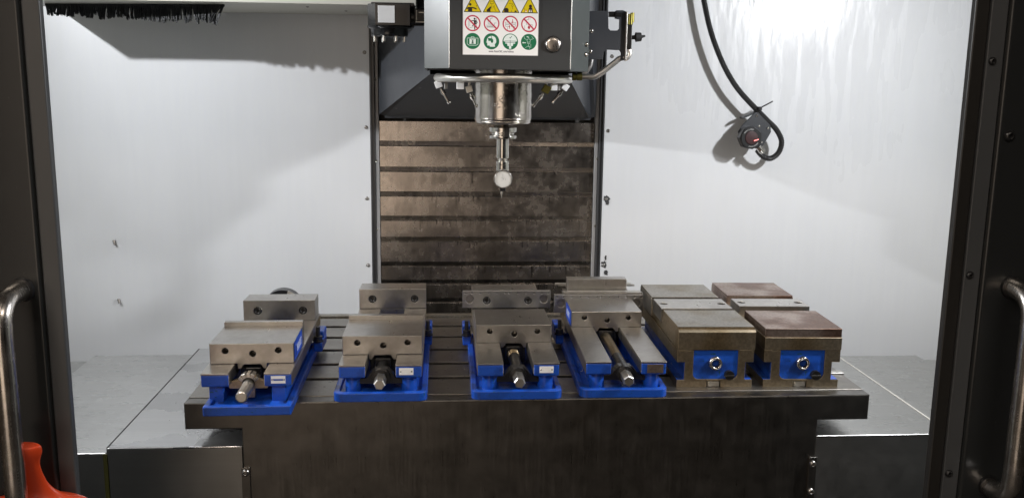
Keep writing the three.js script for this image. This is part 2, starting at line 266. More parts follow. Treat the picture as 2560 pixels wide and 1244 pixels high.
// ------------------------------------------------------------------ spindle head
const HX = -0.0435, HZ = -0.42;
{
  const t = thing('spindle_head', 'dark grey milling spindle head with warning label and coolant ring', 'spindle head', [0, 0, 0]);
  // cross-section of the casing in x,z, extruded up
  const casing = (pts, y0, y1, m, name, bev = 0.001) => { const g = ext(shape(pts), y1 - y0, bev); g.rotateX(-Math.PI / 2); g.translate(0, y0, 0); return part(name, g, m, t); };   // shape y = -z
  casing([[-0.1655, 0.25], [0.0835, 0.25], [0.0835, 0.256], [-0.1655, 0.256]], 0.6205, 1.25, M.charcoal, 'front_cover');
  casing([[-0.1662, 0.2505], [-0.2175, 0.3], [-0.2175, 0.6], [-0.212, 0.6], [-0.212, 0.302], [-0.1662, 0.2575]], 0.6215, 1.25, M.greyPaint, 'side_cover');
  casing([[0.0842, 0.2505], [0.129, 0.3], [0.129, 0.6], [0.1235, 0.6], [0.1235, 0.302], [0.0842, 0.2575]], 0.6195, 1.25, M.greyPaint, 'side_cover');
  casing([[-0.164, 0.259], [0.082, 0.259], [0.121, 0.305], [0.121, 0.58], [-0.21, 0.58], [-0.21, 0.305]], 0.6225, 0.632, M.black, 'bottom_plate');
  part('edge_trim', [bx(-0.1668, -0.1652, 0.622, 1.25, -0.2515, -0.2495, 0.0005), bx(0.0832, 0.0848, 0.622, 1.25, -0.2515, -0.2495, 0.0005)], M.pipe, t);
  // round turned button
  const bt = lathe([[0, 0.006], [0.009, 0.0058], [0.0138, 0.0045], [0.0152, 0.002], [0.0155, -0.001]], 40); bt.rotateX(Math.PI / 2); bt.translate(0.047, 0.672, -0.25);
  part('push_button', bt, metal([0.7, 0.66, 0.62], 0.34, { roughnessMap: grainTex }), t);
  part('button_bezel', moved(new THREE.TorusGeometry(0.0162, 0.0012, 8, 40), 0.047, 0.672, -0.2495), M.black, t);
  // warning label (flat print)
  const cv = document.createElement('canvas'); cv.width = 1570; cv.height = 1260; const c = cv.getContext('2d');
  c.fillStyle = '#f3f1ee'; c.fillRect(0, 0, 1570, 1260);
  const X = [205, 595, 985, 1370], line = (...p) => { c.beginPath(); p.forEach((q, i) => i ? c.lineTo(q[0], q[1]) : c.moveTo(q[0], q[1])); c.stroke(); }, poly = (...p) => { c.beginPath(); p.forEach((q, i) => i ? c.lineTo(q[0], q[1]) : c.moveTo(q[0], q[1])); c.closePath(); c.fill(); }, disc = (x, y, r) => { c.beginPath(); c.arc(x, y, r, 0, 7); c.fill(); }, ring = (x, y, r) => { c.beginPath(); c.arc(x, y, r, 0, 7); c.stroke(); };
  c.lineJoin = 'round';
  X.forEach((x, k) => {                                           // yellow triangles
    c.fillStyle = '#3a3209'; poly([x, 62], [x - 184, 402], [x + 184, 402]); c.fillStyle = '#e3c800'; poly([x, 92], [x - 158, 386], [x + 158, 386]);
    c.fillStyle = '#2a2020'; c.strokeStyle = '#2a2020'; c.lineWidth = 5;
    if (k === 0) { disc(x - 52, 250, 26); poly([x - 98, 390], [x - 92, 300], [x - 14, 300], [x - 10, 390]); c.lineWidth = 26; line([x - 80, 312], [x - 128, 336]); line([x - 20, 310], [x + 40, 322], [x + 78, 342]); c.lineWidth = 5; line([x + 66, 270], [x + 84, 270], [x + 76, 296]); }
    if (k === 1) { line([x - 30, 180], [x + 34, 180], [x + 34, 226], [x - 30, 226], [x - 30, 180]); line([x + 2, 226], [x + 2, 330]); poly([x - 96, 384], [x - 110, 356], [x - 30, 284], [x - 6, 286], [x - 30, 352], [x - 22, 384]); for (let i = 0; i < 6; i++) line([x + 26 + i * 9, 290 + i * 14], [x + 58 + i * 6, 262 + i * 22]); }
    if (k === 2) { disc(x - 88, 352, 48); poly([x - 136, 388], [x - 136, 352], [x - 44, 352], [x - 40, 388]); line([x - 40, 214], [x + 52, 222]); ring(x + 38, 256, 18); line([x + 34, 280], [x + 40, 330]); line([x + 2, 368], [x + 34, 368]); line([x + 18, 352], [x + 18, 384]); c.fillRect(x + 84, 356, 40, 26); }
    if (k === 3) { disc(x + 26, 262, 32); poly([x - 8, 290], [x + 62, 290], [x + 78, 386], [x - 20, 386]); c.fillStyle = '#f0e6e0'; poly([x + 10, 318], [x + 24, 380], [x - 8, 378]); poly([x + 36, 318], [x + 62, 378], [x + 32, 380]); c.fillStyle = '#d0603a'; disc(x - 66, 352, 18); c.fillStyle = '#f0e6e0'; poly([x - 82, 354], [x - 50, 354], [x - 54, 380], [x - 78, 380]); line([x - 100, 300], [x - 100, 384]); }
  });
  X.forEach((x, k) => {                                           // red prohibition rings
    const y = 622; c.strokeStyle = '#3c3535'; c.fillStyle = '#231d1d'; c.lineWidth = 5;
    if (k === 0) { disc(x + 40, 534, 20); poly([x + 20, 560], [x + 74, 560], [x + 60, 660], [x + 52, 750], [x + 34, 750], [x + 30, 660]); c.lineWidth = 17; line([x + 30, 570], [x - 46, 578]); line([x + 68, 570], [x + 92, 606], [x + 66, 636]); line([x + 38, 650], [x - 10, 676]); c.lineWidth = 5; line([x - 90, 570], [x - 90, 730], [x + 20, 690]); line([x - 60, 530], [x - 60, 690]); line([x + 80, 500], [x + 80, 700]); }
    if (k === 1) { line([x + 10, 490], [x + 10, 520], [x - 24, 520], [x - 24, 620], [x - 70, 640], [x - 70, 560]); line([x - 96, 640], [x - 96, 700], [x + 96, 700]); line([x - 50, 650], [x + 60, 650], [x + 60, 610], [x + 100, 610]); c.font = 'bold 40px sans-serif'; for (let i = 0; i < 6; i++) c.fillRect(x - 84 + i * 20, 668, 12, 20); }
    if (k === 2) { for (const yy of [590, 640]) { line([x - 110, yy], [x - 20, yy], [x - 20, yy + 34], [x - 100, yy + 34], [x - 110, yy]); line([x + 20, yy], [x + 110, yy], [x + 100, yy + 34], [x + 20, yy + 34], [x + 20, yy]); } line([x - 60, 690], [x - 60, 760], [x + 60, 760], [x + 60, 690]); c.fillStyle = c.strokeStyle = '#b01838'; c.lineWidth = 12; line([x + 44, 530], [x + 44, 590]); poly([x + 26, 580], [x + 62, 580], [x + 44, 614]); line([x - 20, 720], [x - 20, 670]); poly([x - 38, 684], [x - 2, 684], [x - 20, 646]); }
    if (k === 3) { line([x - 10, 490], [x - 10, 530], [x - 50, 530], [x - 50, 640]); line([x + 20, 500], [x + 20, 530]); line([x - 90, 650], [x - 90, 744], [x + 70, 744], [x + 70, 630], [x - 30, 630]); c.fillStyle = '#b01838'; poly([x - 6, 720], [x - 26, 690], [x - 8, 640], [x + 4, 668], [x + 20, 650], [x + 26, 696], [x + 10, 722]); }
    c.strokeStyle = '#c21f43'; c.lineWidth = 26; ring(x, y, 150); c.lineWidth = 30; line([x - 106, y - 106], [x + 106, y + 106]);
  });
  X.forEach((x, k) => {                                           // green mandatory discs
    const y = 980; c.fillStyle = '#0f6b45'; disc(x, y, 162); c.strokeStyle = '#dfe9e2'; c.fillStyle = '#e4ece6'; c.lineWidth = 9;
    if (k === 0) { line([x - 110, y - 60], [x - 110, y + 60], [x - 70, y + 86], [x + 76, y + 86], [x + 112, y + 60], [x + 112, y - 60], [x - 110, y - 60]); line([x - 30, y - 62], [x - 30, y - 84], [x + 30, y - 84], [x + 30, y - 62]); c.fillRect(x - 64, y - 46, 132, 106); c.fillStyle = '#49675a'; poly([x - 22, y + 54], [x - 8, y - 30], [x + 10, y - 30], [x + 24, y + 54]); c.fillRect(x - 36, y - 28, 74, 8); }
    if (k === 1) { c.beginPath(); c.moveTo(x - 96, y + 10); c.quadraticCurveTo(x - 100, y - 100, x + 10, y - 112); c.quadraticCurveTo(x + 110, y - 100, x + 100, y + 20); c.lineTo(x + 70, y + 60); c.lineTo(x + 76, y + 110); c.lineTo(x - 30, y + 110); c.lineTo(x - 40, y + 84); c.lineTo(x - 84, y + 88); c.lineTo(x - 88, y + 30); c.lineTo(x - 118, y + 14); c.closePath(); c.fill(); c.fillStyle = '#0f6b45'; poly([x - 76, y - 66], [x + 4, y - 62], [x - 6, y - 10], [x - 60, y - 8]); c.beginPath(); c.ellipse(x + 12, y - 10, 26, 42, 0, 0, 7); c.fill(); c.strokeStyle = '#0f6b45'; c.lineWidth = 10; line([x - 4, y - 112], [x + 10, y - 50]); }
    if (k === 2) { c.beginPath(); c.arc(x, y - 8, 140, Math.PI, 0); c.closePath(); c.fill(); poly([x - 140, y - 12], [x + 140, y - 12], [x + 96, y + 10], [x + 106, y + 40], [x - 106, y + 40], [x - 96, y + 10]); poly([x - 64, y + 40], [x + 64, y + 40], [x + 56, y + 88], [x - 56, y + 88]); poly([x - 24, y + 88], [x + 24, y + 88], [x + 24, y + 146], [x - 24, y + 146]); c.strokeStyle = '#33504a'; c.lineWidth = 8; line([x - 120, y - 12], [x + 120, y - 12]); line([x - 96, y + 16], [x + 96, y + 16]); line([x, y - 30], [x, y + 90]); c.lineWidth = 11; line([x - 14, y - 86], [x, y - 70], [x + 34, y - 112]); }
    if (k === 3) { poly([x - 134, y + 16], [x - 112, y - 6], [x - 112, y + 8], [x - 58, y + 8], [x - 58, y + 26], [x - 112, y + 26], [x - 112, y + 38]); c.lineWidth = 6; line([x - 94, y - 110], [x - 90, y - 70], [x - 40, y - 40]); line([x + 60, y - 112], [x + 100, y - 66], [x + 40, y - 50]); ring(x, y - 28, 34); line([x - 30, y + 6], [x - 24, y + 30], [x + 26, y + 30], [x + 30, y + 6]); line([x, y + 30], [x, y + 100]); line([x - 70, y + 120], [x - 16, y + 84], [x + 24, y + 92], [x + 20, y + 140]); line([x + 46, y + 40], [x + 46, y + 120]); poly([x - 40, y - 116], [x + 10, y - 98], [x + 4, y - 84], [x - 46, y - 100]); }
  });
  c.fillStyle = '#1c1818'; c.font = 'bold 56px sans-serif'; c.textAlign = 'center'; c.fillText('www.HaasCNC.com/videos', 800, 1200, 520);
  c.strokeStyle = '#8a8686'; c.lineWidth = 6; c.strokeRect(5, 5, 1560, 1250);
  const ct = new THREE.CanvasTexture(cv); ct.colorSpace = THREE.SRGBColorSpace; ct.anisotropy = 8;
  const lab = new THREE.PlaneGeometry(0.155, 0.1245); lab.translate(-0.0612, 0.7105, -0.2488);
  part('warning_label', lab, std({ map: ct, roughness: 0.4 }), t, true);
  // spindle nose
  const nose = lathe([[0, 0.5015], [0.03, 0.5015], [0.032, 0.5035], [0.058, 0.5025], [0.0622, 0.5045], [0.0632, 0.5085], [0.0626, 0.509], [0.0626, 0.5098], [0.0634, 0.5102], [0.0645, 0.5145], [0.0638, 0.515], [0.0638, 0.5158], [0.0645, 0.5163], [0.0645, 0.595], [0.0655, 0.596], [0.0655, 0.6225]], 72); nose.translate(HX, 0, HZ);
  const dew = tex(512, 512, [0.14, 0.14], (u, v) => { const n = fbm(u, v, 26, 30, 411, 3), m = fbm(u, v, 5, 4, 415, 3); return g1(0.5 + 0.5 * sstep(0.6, 0.66, n) * sstep(0.45, 0.6, m)); });
  part('spindle_nose', nose, metal([0.66, 0.63, 0.6], 0.4, { roughnessMap: brushV, bumpMap: dew, bumpScale: 0.0005 }), t);
  // coolant ring and its clips
  const rg = new THREE.TorusGeometry(0.147, 0.0095, 18, 96); rg.rotateX(Math.PI / 2); rg.translate(HX, 0.603, HZ);
  const ringPart = part('coolant_ring', rg, M.pipe, t);
  part('ring_clip', [bx(HX - 0.004, HX + 0.016, 0.5905, 0.5935, -0.283, -0.268, 0.0008)], M.bright, t);
  part('ring_clip', [bx(HX - 0.002, HX + 0.014, 0.612, 0.6225, -0.283, -0.272, 0.0008)], M.greyPaint, t);
  for (const x of [-0.172, 0.083]) part('ring_clip', bx(x - 0.004, x + 0.004, 0.578, 0.6, -0.44, -0.436, 0.001), M.aluTube, t);
  function nozzle(block, tip, size, roll, mt) {
    const n = part('nozzle', between([block[0], block[1] + size * 0.4, block[2]], [block[0], 0.6, block[2]], 0.003, 0.003, 10), M.bright, t);
    const b = new RoundedBoxGeometry(size, size, size, 2, 0.001); b.rotateZ(roll); b.translate(...block); part('nozzle_block', b, mt, n);
    if (!tip) return;
    const L = (k) => block.map((v, i) => v + (tip[i] - v) * k);
    part('nozzle_nut', [between(L(0.22), L(0.34), 0.0038, 0.0038, 6), between(L(0.34), L(0.52), 0.0062, 0.0062, 6)], M.bright, n);
    part('nozzle_tip', [between(L(0.5), L(0.93), 0.0034, 0.0026, 10), between(L(0.9), L(1), 0.0042, 0.0036, 10)], M.bright, n);
  }
  nozzle([-0.189, 0.5885, -0.40], [-0.165, 0.547, -0.40], 0.0155, 0.35, M.alu);
  nozzle([-0.142, 0.5865, -0.325], null, 0.016, 0, M.alu);
  nozzle([-0.123, 0.579, -0.325], [-0.106, 0.541, -0.34], 0.014, 0.3, M.pipe);
  nozzle([0.044, 0.581, -0.335], [0.017, 0.543, -0.35], 0.0165, -0.5, M.brass);
  nozzle([0.062, 0.585, -0.345], null, 0.0135, 0, M.alu);
  nozzle([0.094, 0.586, -0.40], [0.065, 0.551, -0.40], 0.0145, -0.6, M.alu);
  // valve bracket on the right of the head
  const br = shape([[0.13, 0.7465], [0.1745, 0.7475], [0.176, 0.711], [0.18, 0.707], [0.195, 0.707], [0.1985, 0.711], [0.1985, 0.73], [0.192, 0.731], [0.191, 0.749], [0.206, 0.7495], [0.214, 0.7465], [0.2125, 0.645], [0.204, 0.646], [0.204, 0.661], [0.2, 0.666], [0.172, 0.6665], [0.1665, 0.661], [0.165, 0.646], [0.13, 0.645]]);
  const bg = ext(br, 0.003, 0.0006); bg.translate(0, 0, -0.333); const bracket = part('valve_bracket', bg, M.slate, t);
  part('bracket_flange', [bx(0.2125, 0.2155, 0.6455, 0.7465, -0.345, -0.325, 0.0008)], M.pipe, bracket);
  const s3 = screwGeo(0.0052);
  for (const [x, y, z] of [[0.138, 0.7055, -0.33], [0.1365, 0.6625, -0.33]]) part('screw', moved(s3, x, y, z), M.bright, bracket);
  for (const [x, y] of [[0.126, 0.675], [0.1255, 0.6545]]) part('screw', moved(s3, x - 0.002, y, -0.292, 0, 0.9), M.bright, t);
  const vb = part('valve', [bx(0.2165, 0.2265, 0.668, 0.72, -0.344, -0.326, 0.0015)], M.blackOx, t);
  part('valve_fitting', [cyl(0.006, 0.006, 0.022, [0.2235, 0.731, -0.335], 'y', 6), cyl(0.0045, 0.0045, 0.02, [0.2275, 0.735, -0.335], 'y', 12)], M.brass, vb);
  part('valve_fitting', [tube([[0.2225, 0.668, -0.335], [0.2245, 0.659, -0.335], [0.221, 0.651, -0.335], [0.213, 0.647, -0.335]], 0.005, 16, 12)], M.pipe, vb);
  part('valve_stud', [between([0.174, 0.741, -0.337], [0.193, 0.741, -0.337], 0.006, 0.006, 12), cyl(0.009, 0.009, 0.012, [0.196, 0.74, -0.337], 'x', 6)], M.blackOx, vb);
  part('valve_knob', [between([0.226, 0.693, -0.335], [0.236, 0.694, -0.335], 0.004, 0.005, 12), between([0.236, 0.694, -0.335], [0.248, 0.695, -0.335], 0.0105, 0.0095, 7), between([0.248, 0.695, -0.335], [0.257, 0.697, -0.335], 0.0035, 0.002, 8)], M.rubber, vb);
  part('pipe_fitting', [cyl(0.0098, 0.0098, 0.007, [0.1055, 0.609, -0.345], 'x', 6), cyl(0.0098, 0.0098, 0.011, [0.117, 0.609, -0.345], 'x', 6), cyl(0.007, 0.007, 0.02, [0.112, 0.609, -0.345], 'x', 12)], M.brass, t);
  part('coolant_pipe', tube([[0.122, 0.609, -0.345], [0.135, 0.609, -0.342], [0.148, 0.609, -0.34], [0.162, 0.616, -0.338], [0.178, 0.628, -0.338], [0.193, 0.64, -0.338], [0.203, 0.648, -0.338], [0.213, 0.651, -0.336]], 0.0062, 48), M.aluTube, t);
  part('coolant_pipe', tube([[0.145, 0.66, -0.36], [0.145, 0.645, -0.36], [0.142, 0.632, -0.36], [0.134, 0.621, -0.36], [0.115, 0.613, -0.36]], 0.0052, 30), M.aluTube, t);
}

// ------------------------------------------------------------------ tool holder and test indicator
{
  const t = thing('tool_holder', 'bright steel collet tool holder hanging in the spindle nose', 'tool holder', [HX, 0, HZ]);
  part('flange', [lathe([[0.012, 0.503], [0.021, 0.503], [0.021, 0.496], [0.0308, 0.495], [0.0316, 0.494], [0.0316, 0.4855], [0.0308, 0.4845], [0.0262, 0.4825], [0.0262, 0.479], [0.0308, 0.477], [0.0316, 0.476], [0.0316, 0.4705], [0.03, 0.4695], [0.0145, 0.4685]], 56)], M.bright, t);
  part('drive_key', [bx(0.002, 0.0125, 0.474, 0.4975, 0.024, 0.0335, 0.0008)], M.blackOx, t);
  part('shank', [lathe([[0.0143, 0.469], [0.0143, 0.426], [0.0135, 0.4245], [0.011, 0.4245], [0.011, 0.4195]], 40)], M.bright, t);
  const nut = part('collet_nut', [lathe([[0.0108, 0.4195], [0.0135, 0.4195], [0.0145, 0.418], [0.0145, 0.41], [0.0135, 0.4095]], 40), cyl(0.0152, 0.0152, 0.0125, [0, 0.4032, 0], 'y', 8)], M.bright, t);
  nut.rotation.y = Math.PI / 8;
}
{
  const t = thing('dial_indicator', 'small round white dial test indicator below the collet holder', 'dial indicator', [HX, 0.38, HZ]);
  const cv = document.createElement('canvas'); cv.width = cv.height = 512; const c = cv.getContext('2d');
  c.fillStyle = '#cccac5'; c.fillRect(0, 0, 512, 512); c.strokeStyle = '#26231f'; c.fillStyle = '#26231f';
  for (let i = 0; i < 60; i++) { const a = i / 60 * Math.PI * 2, l = i % 5 ? 14 : 26; c.lineWidth = i % 5 ? 2.5 : 5; c.beginPath(); c.moveTo(256 + Math.cos(a) * 236, 256 + Math.sin(a) * 236); c.lineTo(256 + Math.cos(a) * (236 - l), 256 + Math.sin(a) * (236 - l)); c.stroke(); }
  c.font = '34px sans-serif'; c.textAlign = 'center'; c.textBaseline = 'middle';
  c.lineWidth = 6; c.beginPath(); c.moveTo(256, 256); c.lineTo(240, 90); c.stroke(); c.beginPath(); c.arc(256, 256, 13, 0, 7); c.fill(); c.lineWidth = 3; c.strokeRect(196, 200, 34, 16); c.strokeRect(284, 196, 30, 14); c.beginPath(); c.arc(326, 262, 12, 0, 7); c.fill(); for (let i = 0; i < 5; i++) c.fillRect(186 + i * 14, 290, 9, 5);
  const ct = new THREE.CanvasTexture(cv); ct.colorSpace = THREE.SRGBColorSpace;
  const f = new THREE.CircleGeometry(0.0184, 48); f.translate(0, 0, 0.0312); part('dial_face', f, std({ map: ct, roughness: 0.35 }), t, true);
  const bz = lathe([[0.0185, 0.006], [0.0187, 0.0085], [0.0196, 0.009], [0.0207, 0.0075], [0.021, 0.003], [0.021, -0.004], [0.019, -0.006], [0, -0.006]], 56); bz.rotateX(Math.PI / 2); bz.translate(0, 0, 0.024); part('bezel', bz, metal([0.45, 0.44, 0.43], 0.34), t);
  part('body', [bx(-0.0065, 0.0065, -0.029, -0.015, -0.006, 0.022, 0.0015), bx(-0.006, 0.006, -0.016, 0.019, -0.004, 0.0185, 0.001)], M.black, t);
  part('stylus', [between([-0.0015, -0.0285, 0.012], [-0.0025, -0.0355, 0.013], 0.003, 0.0026, 12), between([-0.0022, -0.0345, 0.013], [-0.0028, -0.045, 0.014], 0.0018, 0.0009, 10)], M.bright, t);
}

// ------------------------------------------------------------------ tool changer cover, brush, arm unit
const BY = 0.766, BZ = -0.525;
{
  const t = thing('tool_changer_cover', 'beige sheet metal tool changer cover across the upper left wall', 'machine cover', [0, 0, 0]);
  part('cover_box', [bx(-1.168, -0.2405, BY, 1.2, WZ + 0.001, BZ, 0.002)], M.beige, t);
  const s = screwGeo(0.004);
  for (const [x, z] of [[-0.34, -0.78], [-0.42, -0.7], [-0.5, -0.6]]) part('screw', moved(s, x, BY, z, Math.PI / 2), M.screw, t);
}
{
  const t = thing('brush_strip', 'black bristle brush strip hanging under the beige cover edge', 'brush', [0, 0, 0]);
  const A = V(-1.125, BY - 0.002, -0.66), B = V(-0.69, BY - 0.001, -0.585);
  part('brush_holder', [between([A.x, A.y - 0.001, A.z], [B.x, B.y - 0.001, B.z], 0.004, 0.004, 6)], M.black, t);
  const r = rng(7), gs = [], n = 2300;
  for (let i = 0; i < n; i++) {
    const k = i / n, tuft = Math.floor(k * 85), h = rng(tuft * 31 + 5), lean = (h() - 0.35) * 0.014, tl = 0.78 + 0.36 * h(), mid = (tuft + 0.5) / 85;
    const p = A.clone().lerp(B, k + (r() - 0.5) * 0.004); p.z += (r() - 0.5) * 0.008;
    const L = (0.024 + 0.023 * k) * tl * (0.78 + 0.24 * r()), pull = (mid - k) * 0.36;
    const tip = [p.x + lean + pull + (r() - 0.5) * 0.004 - 0.024 * sstep(0.93, 1, k), p.y - L, p.z + (r() - 0.5) * 0.008 + 0.004];
    const g = between([p.x, p.y, p.z], tip, 0.00105, 0.0006, 4); gs.push(g);
  }
  const b = part('bristles', gs, std({ color: col(0.014, 0.015, 0.017), roughness: 0.5 }), t); b.userData.kind = 'stuff';
}
{
  const t = thing('tool_arm_unit', 'glossy black tool changer arm hub with bolts and a white square plate', 'tool changer arm', [-0.288, 0, -0.48]);
  part('housing', [ext(shape([[-0.058, 0.03], [-0.04, 0.052], [0.03, 0.056], [0.036, 0.02], [0.036, -0.05], [-0.04, -0.05], [-0.058, -0.03]]), 0.048, 0.0015)].map(g => { g.rotateX(-Math.PI / 2); g.translate(0, 0.7165, 0); return g; }), M.gloss, t);
  part('top_flange', [bx(-0.05, 0.045, 0.7575, 0.7655, -0.05, 0.04, 0.001)], M.black, t);
  part('motor', [cyl(0.02, 0.02, 0.05, [0.052, 0.738, -0.005], 'x'), cyl(0.024, 0.024, 0.006, [0.04, 0.738, -0.005], 'x'), bx(0.062, 0.09, 0.722, 0.754, -0.022, 0.012, 0.003)], M.gloss, t);
  part('white_plate', [bx(-0.036, 0.0005, 0.7205, 0.757, 0.0575, 0.0585, 0.0004)].map(g => { g.rotateY(0.045); return g; }), std({ color: col(0.85, 0.86, 0.87), roughness: 0.35 }), t);  // plain glossy white square on the front of the hub
  part('connector_glint', [cyl(0.0016, 0.0016, 0.022, [0.05, 0.74, 0.026], 'y', 8), bx(0.055, 0.066, 0.745, 0.7475, 0.022, 0.026, 0.0005), bx(0.048, 0.067, 0.7245, 0.7265, 0.02, 0.026, 0.0005)], M.pipe, t);  // bright slivers standing in for glints on the clear connectors
  part('connector_body', bx(0.0445, 0.07, 0.7225, 0.754, 0.0, 0.0205, 0.002), M.gloss, t);
  part('round_flange', [lathe([[0, 0.692], [0.034, 0.692], [0.041, 0.694], [0.042, 0.697], [0.042, 0.71], [0.05, 0.712], [0.05, 0.7168], [0, 0.7168]], 44)].map(g => { g.translate(-0.012, 0, 0); return g; }), M.gloss, t);
  for (let i = 0; i < 8; i++) { const a = i / 8 * Math.PI * 2 + 0.3; part('bolt', cyl(0.0036, 0.0036, 0.012, [-0.012 + Math.cos(a) * 0.036, 0.6885, Math.sin(a) * 0.036], 'y', 10), M.bright, t); }
}

// ------------------------------------------------------------------ probe receiver with hose
{
  const t = thing('probe_receiver', 'black optical probe receiver with red light hanging off the right wall', 'sensor', [0.0165, -0.002, -0.046]);
  const pl = ext(shape([[0.643, 0.528], [0.652, 0.529], [0.688, 0.494], [0.691, 0.476], [0.672, 0.44], [0.66, 0.43], [0.622, 0.433], [0.606, 0.452], [0.599, 0.476], [0.61, 0.494]]), 0.005, 0.001); pl.translate(0, 0, -0.762);
  part('mounting_plate', pl, M.plate, t);
  part('bracket', [bx(0.618, 0.66, 0.511, 0.5165, -0.785, -0.7625, 0.001)].map(g => { g.translate(-0.62, -0.48, 0); g.rotateZ(0.42); g.translate(0.625, 0.482, 0); return g; }), M.plate, t);
  const oct = []; for (let i = 0; i < 14; i++) { const a = i / 14 * Math.PI * 2, k = 0.0292 + (i % 2) * 0.0022; oct.push([0.627 + Math.cos(a) * k, 0.4605 + Math.sin(a) * k]); }
  const bd = ext(shape(oct), 0.026, 0.002); bd.translate(0, 0, -0.757); part('housing', bd, M.black, t);
  const cv = document.createElement('canvas'); cv.width = cv.height = 512; const c = cv.getContext('2d'); c.fillStyle = '#0b0b0c'; c.fillRect(0, 0, 512, 512);
  c.fillStyle = '#9b9a98'; c.font = 'bold 50px sans-serif'; c.textAlign = 'center'; c.textBaseline = 'middle';
  const arc = (txt, r, mid, flip) => { [...txt].forEach((ch, i) => { const a = mid + (i - (txt.length - 1) / 2) * 0.155 * (flip ? -1 : 1); c.save(); c.translate(256 + Math.cos(a) * r, 256 + Math.sin(a) * r); c.rotate(a + (flip ? -Math.PI / 2 : Math.PI / 2)); c.fillText(ch, 0, 0); c.restore(); }); };
  arc('RENISHAW', 218, -Math.PI / 2 - 0.4); arc('RENISHAW', 218, Math.PI / 2 - 0.35, true);
  const ct = new THREE.CanvasTexture(cv); ct.colorSpace = THREE.SRGBColorSpace;
  const fr = new THREE.RingGeometry(0.019, 0.0272, 48); fr.translate(0.627, 0.4605, -0.7306); part('printed_ring', fr, std({ map: ct, roughness: 0.4 }), t, true);
  const win = lathe([[0, 0.0012], [0.017, 0.001], [0.0188, 0.0], [0.019, -0.001]], 40); win.rotateX(Math.PI / 2); win.translate(0.63, 0.4615, -0.732); part('window', win, std({ color: col(0.045, 0.02, 0.021), roughness: 0.35 }), t);
  for (let i = 0; i < 5; i++) part('indicator_led', bx(0.6345 + i * 0.0026, 0.6364 + i * 0.0026, 0.4525 + i * 0.0008, 0.4545 + i * 0.0008, -0.7295, -0.7283, 0.0004), glow([1, 0.07, 0.05], 3.2), t);
  const led = new THREE.PointLight(0xff1408, 0.0009, 0.4, 2); led.position.set(0.64, 0.4535, -0.722); led.castShadow = true; t.add(led);
  const s = screwGeo(0.0035); for (const [x, y, z] of [[0.648, 0.519, -0.757], [0.681, 0.486, -0.757], [0.6655, 0.448, -0.757], [0.647, 0.492, -0.731]]) part('screw', moved(s, x, y, z), M.bright, t);
  part('connector', [between([0.652, 0.437, -0.745], [0.661, 0.427, -0.745], 0.0085, 0.0085, 8), between([0.66, 0.428, -0.745], [0.667, 0.421, -0.745], 0.0098, 0.0075, 12)], M.bright, t);
  for (const o of t.children) o.position.set(0.007, -0.001, 0.022);
  // corrugated hose
  const cur = new THREE.CatmullRomCurve3([[0.47, 0.96], [0.487, 0.87], [0.5, 0.813], [0.516, 0.753], [0.535, 0.702], [0.565, 0.641], [0.601, 0.589], [0.655, 0.535], [0.686, 0.507], [0.715, 0.48], [0.731, 0.449], [0.724, 0.418], [0.703, 0.4025], [0.681, 0.408], [0.664, 0.425]].map(([x, y]) => V(x, y, -0.742 + (y > 0.55 ? (y - 0.55) * -0.05 : 0))), false, 'centripetal');
  const N = 700, hg = new THREE.TubeGeometry(cur, N, 1, 12), P = hg.attributes.position, pts = cur.getSpacedPoints(N);
  const fr2 = []; for (let i = 0; i <= N; i++) fr2.push(cur.getPointAt(i / N));
  for (let i = 0; i <= N; i++) { const k = 0.0074 * (1 + 0.07 * (i % 4 < 2 ? 1 : -1)); for (let j = 0; j <= 12; j++) { const q = i * 13 + j; P.setXYZ(q, fr2[i].x + (P.getX(q) - fr2[i].x) * k, fr2[i].y + (P.getY(q) - fr2[i].y) * k, fr2[i].z + (P.getZ(q) - fr2[i].z) * k); } }
  hg.computeVertexNormals(); part('hose', hg, std({ color: col(0.016, 0.016, 0.017), roughness: 0.3 }), t);
  const tie = part('cable_tie', [moved(new THREE.TorusGeometry(0.0088, 0.0016, 8, 24), 0, 0, 0)[0]].map(g => { g.rotateY(Math.PI / 2); g.rotateZ(-0.78); g.translate(0.655, 0.535, -0.742); return g; }), M.black, t);
  part('tie_tail', [between([0.66, 0.5385, -0.732], [0.694, 0.5575, -0.728], 0.0021, 0.0018, 4), bx(0.656, 0.666, 0.533, 0.543, -0.738, -0.728, 0.001)], M.black, tie);
}

